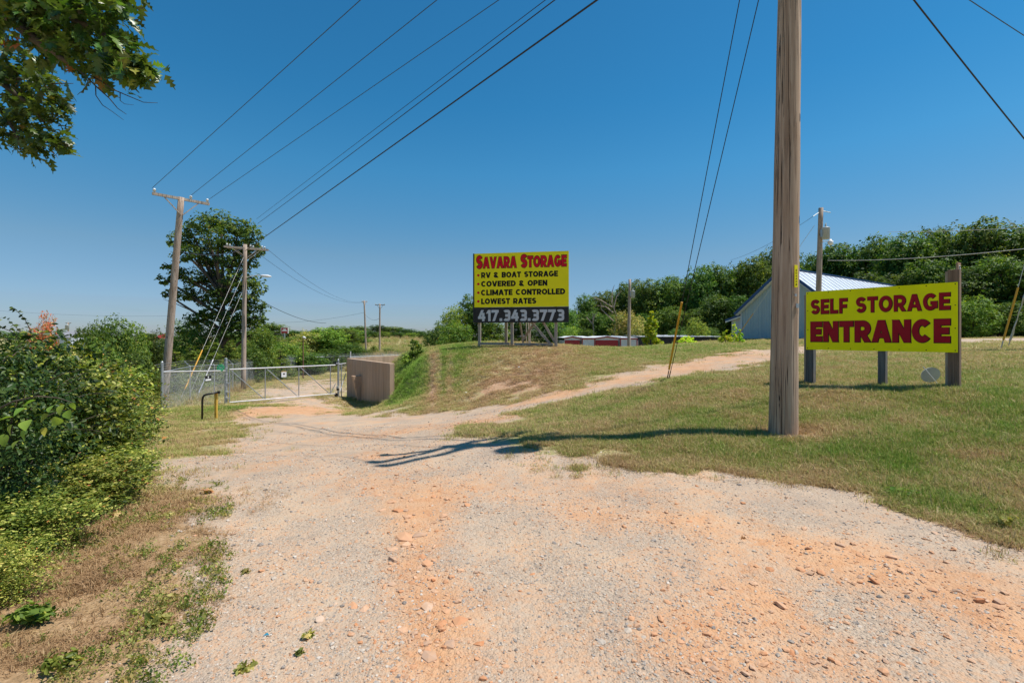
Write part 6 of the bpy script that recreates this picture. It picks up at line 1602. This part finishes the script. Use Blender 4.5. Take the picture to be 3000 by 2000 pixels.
br([W(130, 250, 5.55), W(175, 285, 5.5), W(195, 293, 5.5), W(219, 299, 5.5)], .006, .002, 'twig')
br([W(230, 205, 4.5), W(250, 222, 4.45), W(280, 252, 4.4), W(320, 288, 4.4), W(345, 318, 4.4), W(370, 335, 4.4)], .009, .002, 'bare_twig')
br([W(280, 252, 4.4), W(281, 280, 4.4), W(300, 308, 4.4), W(330, 328, 4.4), W(362, 352, 4.4)], .005, .0015, 'bare_twig')
br([W(265, 222, 4.45), W(300, 240, 4.4), W(330, 262, 4.4), W(372, 280, 4.4), W(420, 300, 4.4), W(462, 302, 4.4)], .008, .0018, 'bare_twig')
br([W(352, 272, 4.4), W(352, 295, 4.4), W(365, 305, 4.4), W(392, 308, 4.4)], .004, .0012, 'bare_twig')

# ------------------------------------------------------------------ loose rocks, litter and weeds one can pick out
ROCKS = [(1185,1575,60),(1230,1570,46),(1190,1595,36),(1235,1632,30),(1150,1608,36),(1265,1692,28),(1205,1705,26),(1350,1670,22),(1255,1778,48),(1310,1790,26),(1035,1775,34),(1065,1782,40),(1140,1800,18),(1135,1818,14),(1350,1825,44),(1295,1830,36),(1320,1835,24),(1320,1895,40),(1255,1930,58),(1180,1845,30),(1405,1890,30),
         (1430,1940,20),(1275,1730,26),(1110,1450,22),(1145,1478,26),(1168,1505,30),(1120,1500,24),(1195,1520,26),(2350,1855,26),(1840,1855,28),(1760,1885,34),(2165,1492,12),(2385,1620,10),(2780,1860,22),(2640,1940,20),(2325,1905,16),(2225,1945,18),(2690,1925,18),(1480,1955,24),(1080,1560,22),(1560,1680,18),(2020,1530,20)]
ROCKL = {(1185, 1575): 'largest orange rock at the top of the rocky streak, with a notch of shadow', (1255, 1930): 'broad flat reddish rock nearest the bottom edge in the rocky streak', (1255, 1778): 'rounded tan rock in the middle of the rocky streak, largest of its cluster',
 (1235, 1632): 'single pale rock just below the upper cluster of the rocky streak', (1350, 1825): 'brown-orange rock at the right side of the rocky streak, above the bottom rocks', (1320, 1895): 'pale orange rock just above the broad flat reddish rock', (1065, 1782): 'larger of the orange rocks left of the rocky streak',
 (1035, 1775): 'smaller orange rock left of the rocky streak', (1180, 1845): 'flat tan rock at the left side of the lower rocky streak', (2165, 1492): 'tiny dark stone alone in the upper right part of the drive', (1840, 1855): 'dark pointed stone in the lower middle of the drive', (1760, 1885): 'brownish rock in the lower middle of the drive', (2640, 1940): 'orange stone near the bottom right of the drive', (2350, 1855): 'dark shadowed stone in the right half of the drive'}
rms = []
for k in range(8):
    me = rock_mesh(300 + k, .5); me.materials.append(M['stone_o'] if k < 5 else M['stone']); rms.append(me)
rs = np.random.default_rng(5)
for i, (px, py, w_) in enumerate(ROCKS):
    g_ = G(px, py); s_ = w_ / F * g_.y * 1.0
    o = bpy.data.objects.new('rock', rms[i % (5 if 1000 < px < 1500 else 8)] if w_ > 13 else rms[5 + i % 3]); C.objects.link(o)
    o.location = (g_.x, g_.y, float(Hr(g_.x, g_.y)[0]) - s_ * .06); o.scale = (s_ * 1.4, s_ * rs.uniform(.9, 1.3), s_ * 1.1); o.rotation_euler = (rs.uniform(-.2, .2), rs.uniform(-.2, .2), rs.uniform(0, 6.28))
    tag(o, ROCKL[(px, py)] if (px, py) in ROCKL else 'orange-stained broken rock lying in the worn rocky streak of the drive' if 1000 < px < 1500 else 'grey-brown broken rock lying loose on the right part of the drive', 'rock', 'rocks in the rocky streak of the drive' if 1000 < px < 1500 else 'rocks on the right part of the drive')
for i, (px, py, w_) in enumerate([(1400,1100,9),(1408,1098,10),(1372,1115,8),(1355,1162,10),(1340,1168,12),(1365,1150,8),(1330,1172,9),(1658,1127,14),(1640,1130,8),(1520,1075,7),(1580,1050,6)]):
    g_ = G(px, py); s_ = w_ / F * g_.y; o = bpy.data.objects.new('rock', rms[5 + i % 3]); C.objects.link(o); o.location = (g_.x, g_.y, g_.z + s_ * .1); o.scale = (s_, s_ * .8, s_ * .8)
    tag(o, 'pale stone lying on the face of the grassy bank', 'rock', 'pale stones on the grassy bank'); o.material_slots[0].link = 'OBJECT'; o.material_slots[0].material = M['white']
def litter(px, py, n, s_, label):
    g_ = G(px, py); t = thing('dry_leaf', label, 'dry leaf', tuple(g_)); rs_ = np.random.default_rng(px)
    for _ in range(n):
        me = fastmesh('leaf', LV * np.array([1, 1.2, 3]) * s_ / .14, LF, True, {'tint': np.full(len(LV), rs_.uniform(0, 1))}); me.materials.append(M['leaf_dry'])
        o = bpy.data.objects.new('leaf', me); C.objects.link(o); o.parent = t; o.location = (rs_.normal(0, .02), rs_.normal(0, .02), .02 + rs_.uniform(0, .02)); o.rotation_euler = (rs_.normal(0, .6), rs_.normal(0, .6), rs_.uniform(0, 6))
litter(610, 1444, 3, .10, 'curled brown dry leaf on the left edge of the gravel')
litter(338, 1513, 2, .09, 'reddish dry leaf at the foot of the low shrubs')
litter(2170, 1591, 1, .05, 'small rust red leaf on the right part of the drive')
def small_weed(px, py, w_, hgt, mat, label, n=70, size=.03, seed=0, grp=None):
    g_ = G(px, py); ww = w_ / F * g_.y / 2; t = thing('weed', label, 'weed', tuple(g_), grp)
    lobes = [(math.cos(k * 1.3) * ww * .5, math.sin(k * 1.3) * ww * .5, hgt * (.3 + .12 * k), ww * .5, hgt * .35) for k in range(5)]
    link('foliage', crown_mesh('foliage', lobes, n, size, seed + px, 'oval', 5, .3, .5, .3, .1), M[mat], t)
small_weed(90, 1825, 110, .10, 'leaf_bright', 'bright green leafy weed near the lower left border', 260, .04)
small_weed(175, 1960, 110, .07, 'leaf_shrub', 'dark green weed at the lower left, below the bright weed', 150, .03)
small_weed(470, 1820, 56, .04, 'leaf_olive', 'flat grey-green rosette weed on the verge', 60, .045)
small_weed(720, 1680, 26, .035, 'leaf_olive', 'brownish seedling growing in the left part of the gravel', 50, .025)
small_weed(715, 1965, 50, .025, 'leaf_olive', 'dark sprawling weed at the bottom of the gravel', 70, .03)
small_weed(905, 1865, 44, .025, 'leaf_olive', 'dark tuft beside the rocky streak', 60, .025)
small_weed(880, 1915, 30, .02, 'leaf_olive', 'small brown tuft below the dark one', 40, .025)
small_weed(2640, 1452, 70, .06, 'leaf_bright', 'dark green tuft on the lower edge of the lawn', 160, .05)
small_weed(2945, 1545, 60, .10, 'leaf_olive', 'grey-green tuft at the right end of the lawn edge', 120, .035)
# blue plastic scraps
for px, py, lb_ in ((778, 1865, 'small blue plastic scrap on the gravel at the lower left'), (526, 1449, 'tiny blue plastic scrap on the verge above')):
    g_ = G(px, py); o = MB().add([g_ + Vector(q) for q in ((-.015, 0, .008), (.0, -.008, .014), (.018, .003, .01), (.004, .012, .018))], [(0, 1, 2, 3)]).build('plastic_scrap', simple('blue_plastic_%d' % px, (.03, .25, .36), .4), None, tuple(g_)); tag(o, lb_, 'litter')
# dead stalks and fallen sticks at the foot of the near pole
for k in range(4):
    a = G(2255 + 22 * k, 1292 - 3 * k) + Z3 * .02; b2 = G(2310 + 20 * k, 1284 + 4 * (k % 2)) + Z3 * .03
    o = MB().tube([a, a.lerp(b2, .5) + Z3 * .02, b2], [.008, .007, .004], 5).build('stick', M['post'], None, tuple(a)); tag(o, 'pale dry stick lying at the foot of the big near pole', 'stick', 'dry sticks at the foot of the near pole')

# small leafy weeds spread over the worn verge
wp = []
for k in range(4):
    o = bpy.data.objects.new('verge_weed', crown_mesh('verge_weed', [(math.cos(q) * .03, math.sin(q) * .03, .02 + .008 * q, .03, .02) for q in range(5)], 40, .018, 700 + k, 'quad', 4, .5, .5, .5, .1)); o.data.materials.append(M['leaf_shrub' if k < 2 else 'leaf_olive']); wp.append(o)
WC = hidden_collection('verge_weeds', wp)
vx, vy, vr = polar_points(26000, 2.0, 9, -52, -5)
fg = fields(vx, vy); k_ = (fg[0] > -.8) & (fg[3] > .15) & (rng.uniform(0, 1, len(vx)) < np.clip((vnoise(vx, vy, .5, 31) + .5 * vnoise(vx, vy, .15, 32) - .68) * .9, .03, .3) * np.clip(vr / 5, .3, 1)); vx, vy = vx[k_], vy[k_]
sc_ = rng.uniform(.35, 1.0, len(vx)); 
vo_ = scatter('verge_growth', np.stack([vx, vy, Hr(vx, vy)], 1), np.stack([0 * vx, 0 * vx, rng.uniform(0, 6.28, len(vx))], 1), np.stack([sc_, sc_, sc_], 1), rng.integers(0, 4, len(vx)), WC)
tag(vo_, 'low creeping weeds on the worn verge left of the gravel', 'weeds', kind='stuff')
# broad-leaved vine hanging out of the dark shrubs
t = thing('vine', 'arching vine with broad heart-shaped leaves in front of the dark shrubs on the left', 'vine', tuple(W(-40, 1210, 2.9)))
vp = [W(-40, 1215, 2.9), W(40, 1175, 2.9), W(110, 1160, 2.88), W(170, 1165, 2.86), W(215, 1180, 2.85)]
MB().tube(vp, [.006, .005, .004, .003, .002], 6).build('stem', M['bark'], t)
hv = []
for i in range(9):
    q = i / 8; w = .5 * (.06 if i in (0,) else math.sin(math.pi * (q ** .62)) * 1.0 + .02) * .078
    hv += [(-.045 + .09 * q, -w, w * .25 - .25 * (q - .3) ** 2 * .1), (-.045 + .09 * q, 0, -.25 * (q - .3) ** 2 * .1), (-.045 + .09 * q, w, w * .25 - .25 * (q - .3) ** 2 * .1)]
hf = []
for i in range(8):
    a_ = i * 3; hf += [(a_, a_ + 1, a_ + 4, a_ + 3), (a_ + 1, a_ + 2, a_ + 5, a_ + 4)]
rs = np.random.default_rng(8)
for px, py, sc_, tn in ((55,1205,1,.5),(75,1245,1.1,.9),(30,1260,1,.55),(105,1195,1.1,.5),(128,1225,.9,.6),(150,1195,1.1,.45),(178,1200,1,.5),(165,1235,.9,.7),(200,1215,.9,.5),(15,1225,1,.4),(85,1180,1,.4),(10,1290,1.1,.5),(45,1300,.9,.6),(215,1190,.7,.6),(130,1265,.8,.97),(70,1275,1,.7)):
    me = fastmesh('leaf', np.array(hv) * sc_ * .78, np.array(hf), True, {'tint': np.full(len(hv), tn)}); me.materials.append(M['leaf_bright'])
    o = bpy.data.objects.new('leaf', me); C.objects.link(o); o.parent = t; o.location = W(px, py, 2.88 + rs.normal(0, .03)) - ORG[t.name]
    o.rotation_euler = (rs.normal(.5, .35), R(60) + rs.normal(0, .35), R(-90) + rs.normal(0, .7))
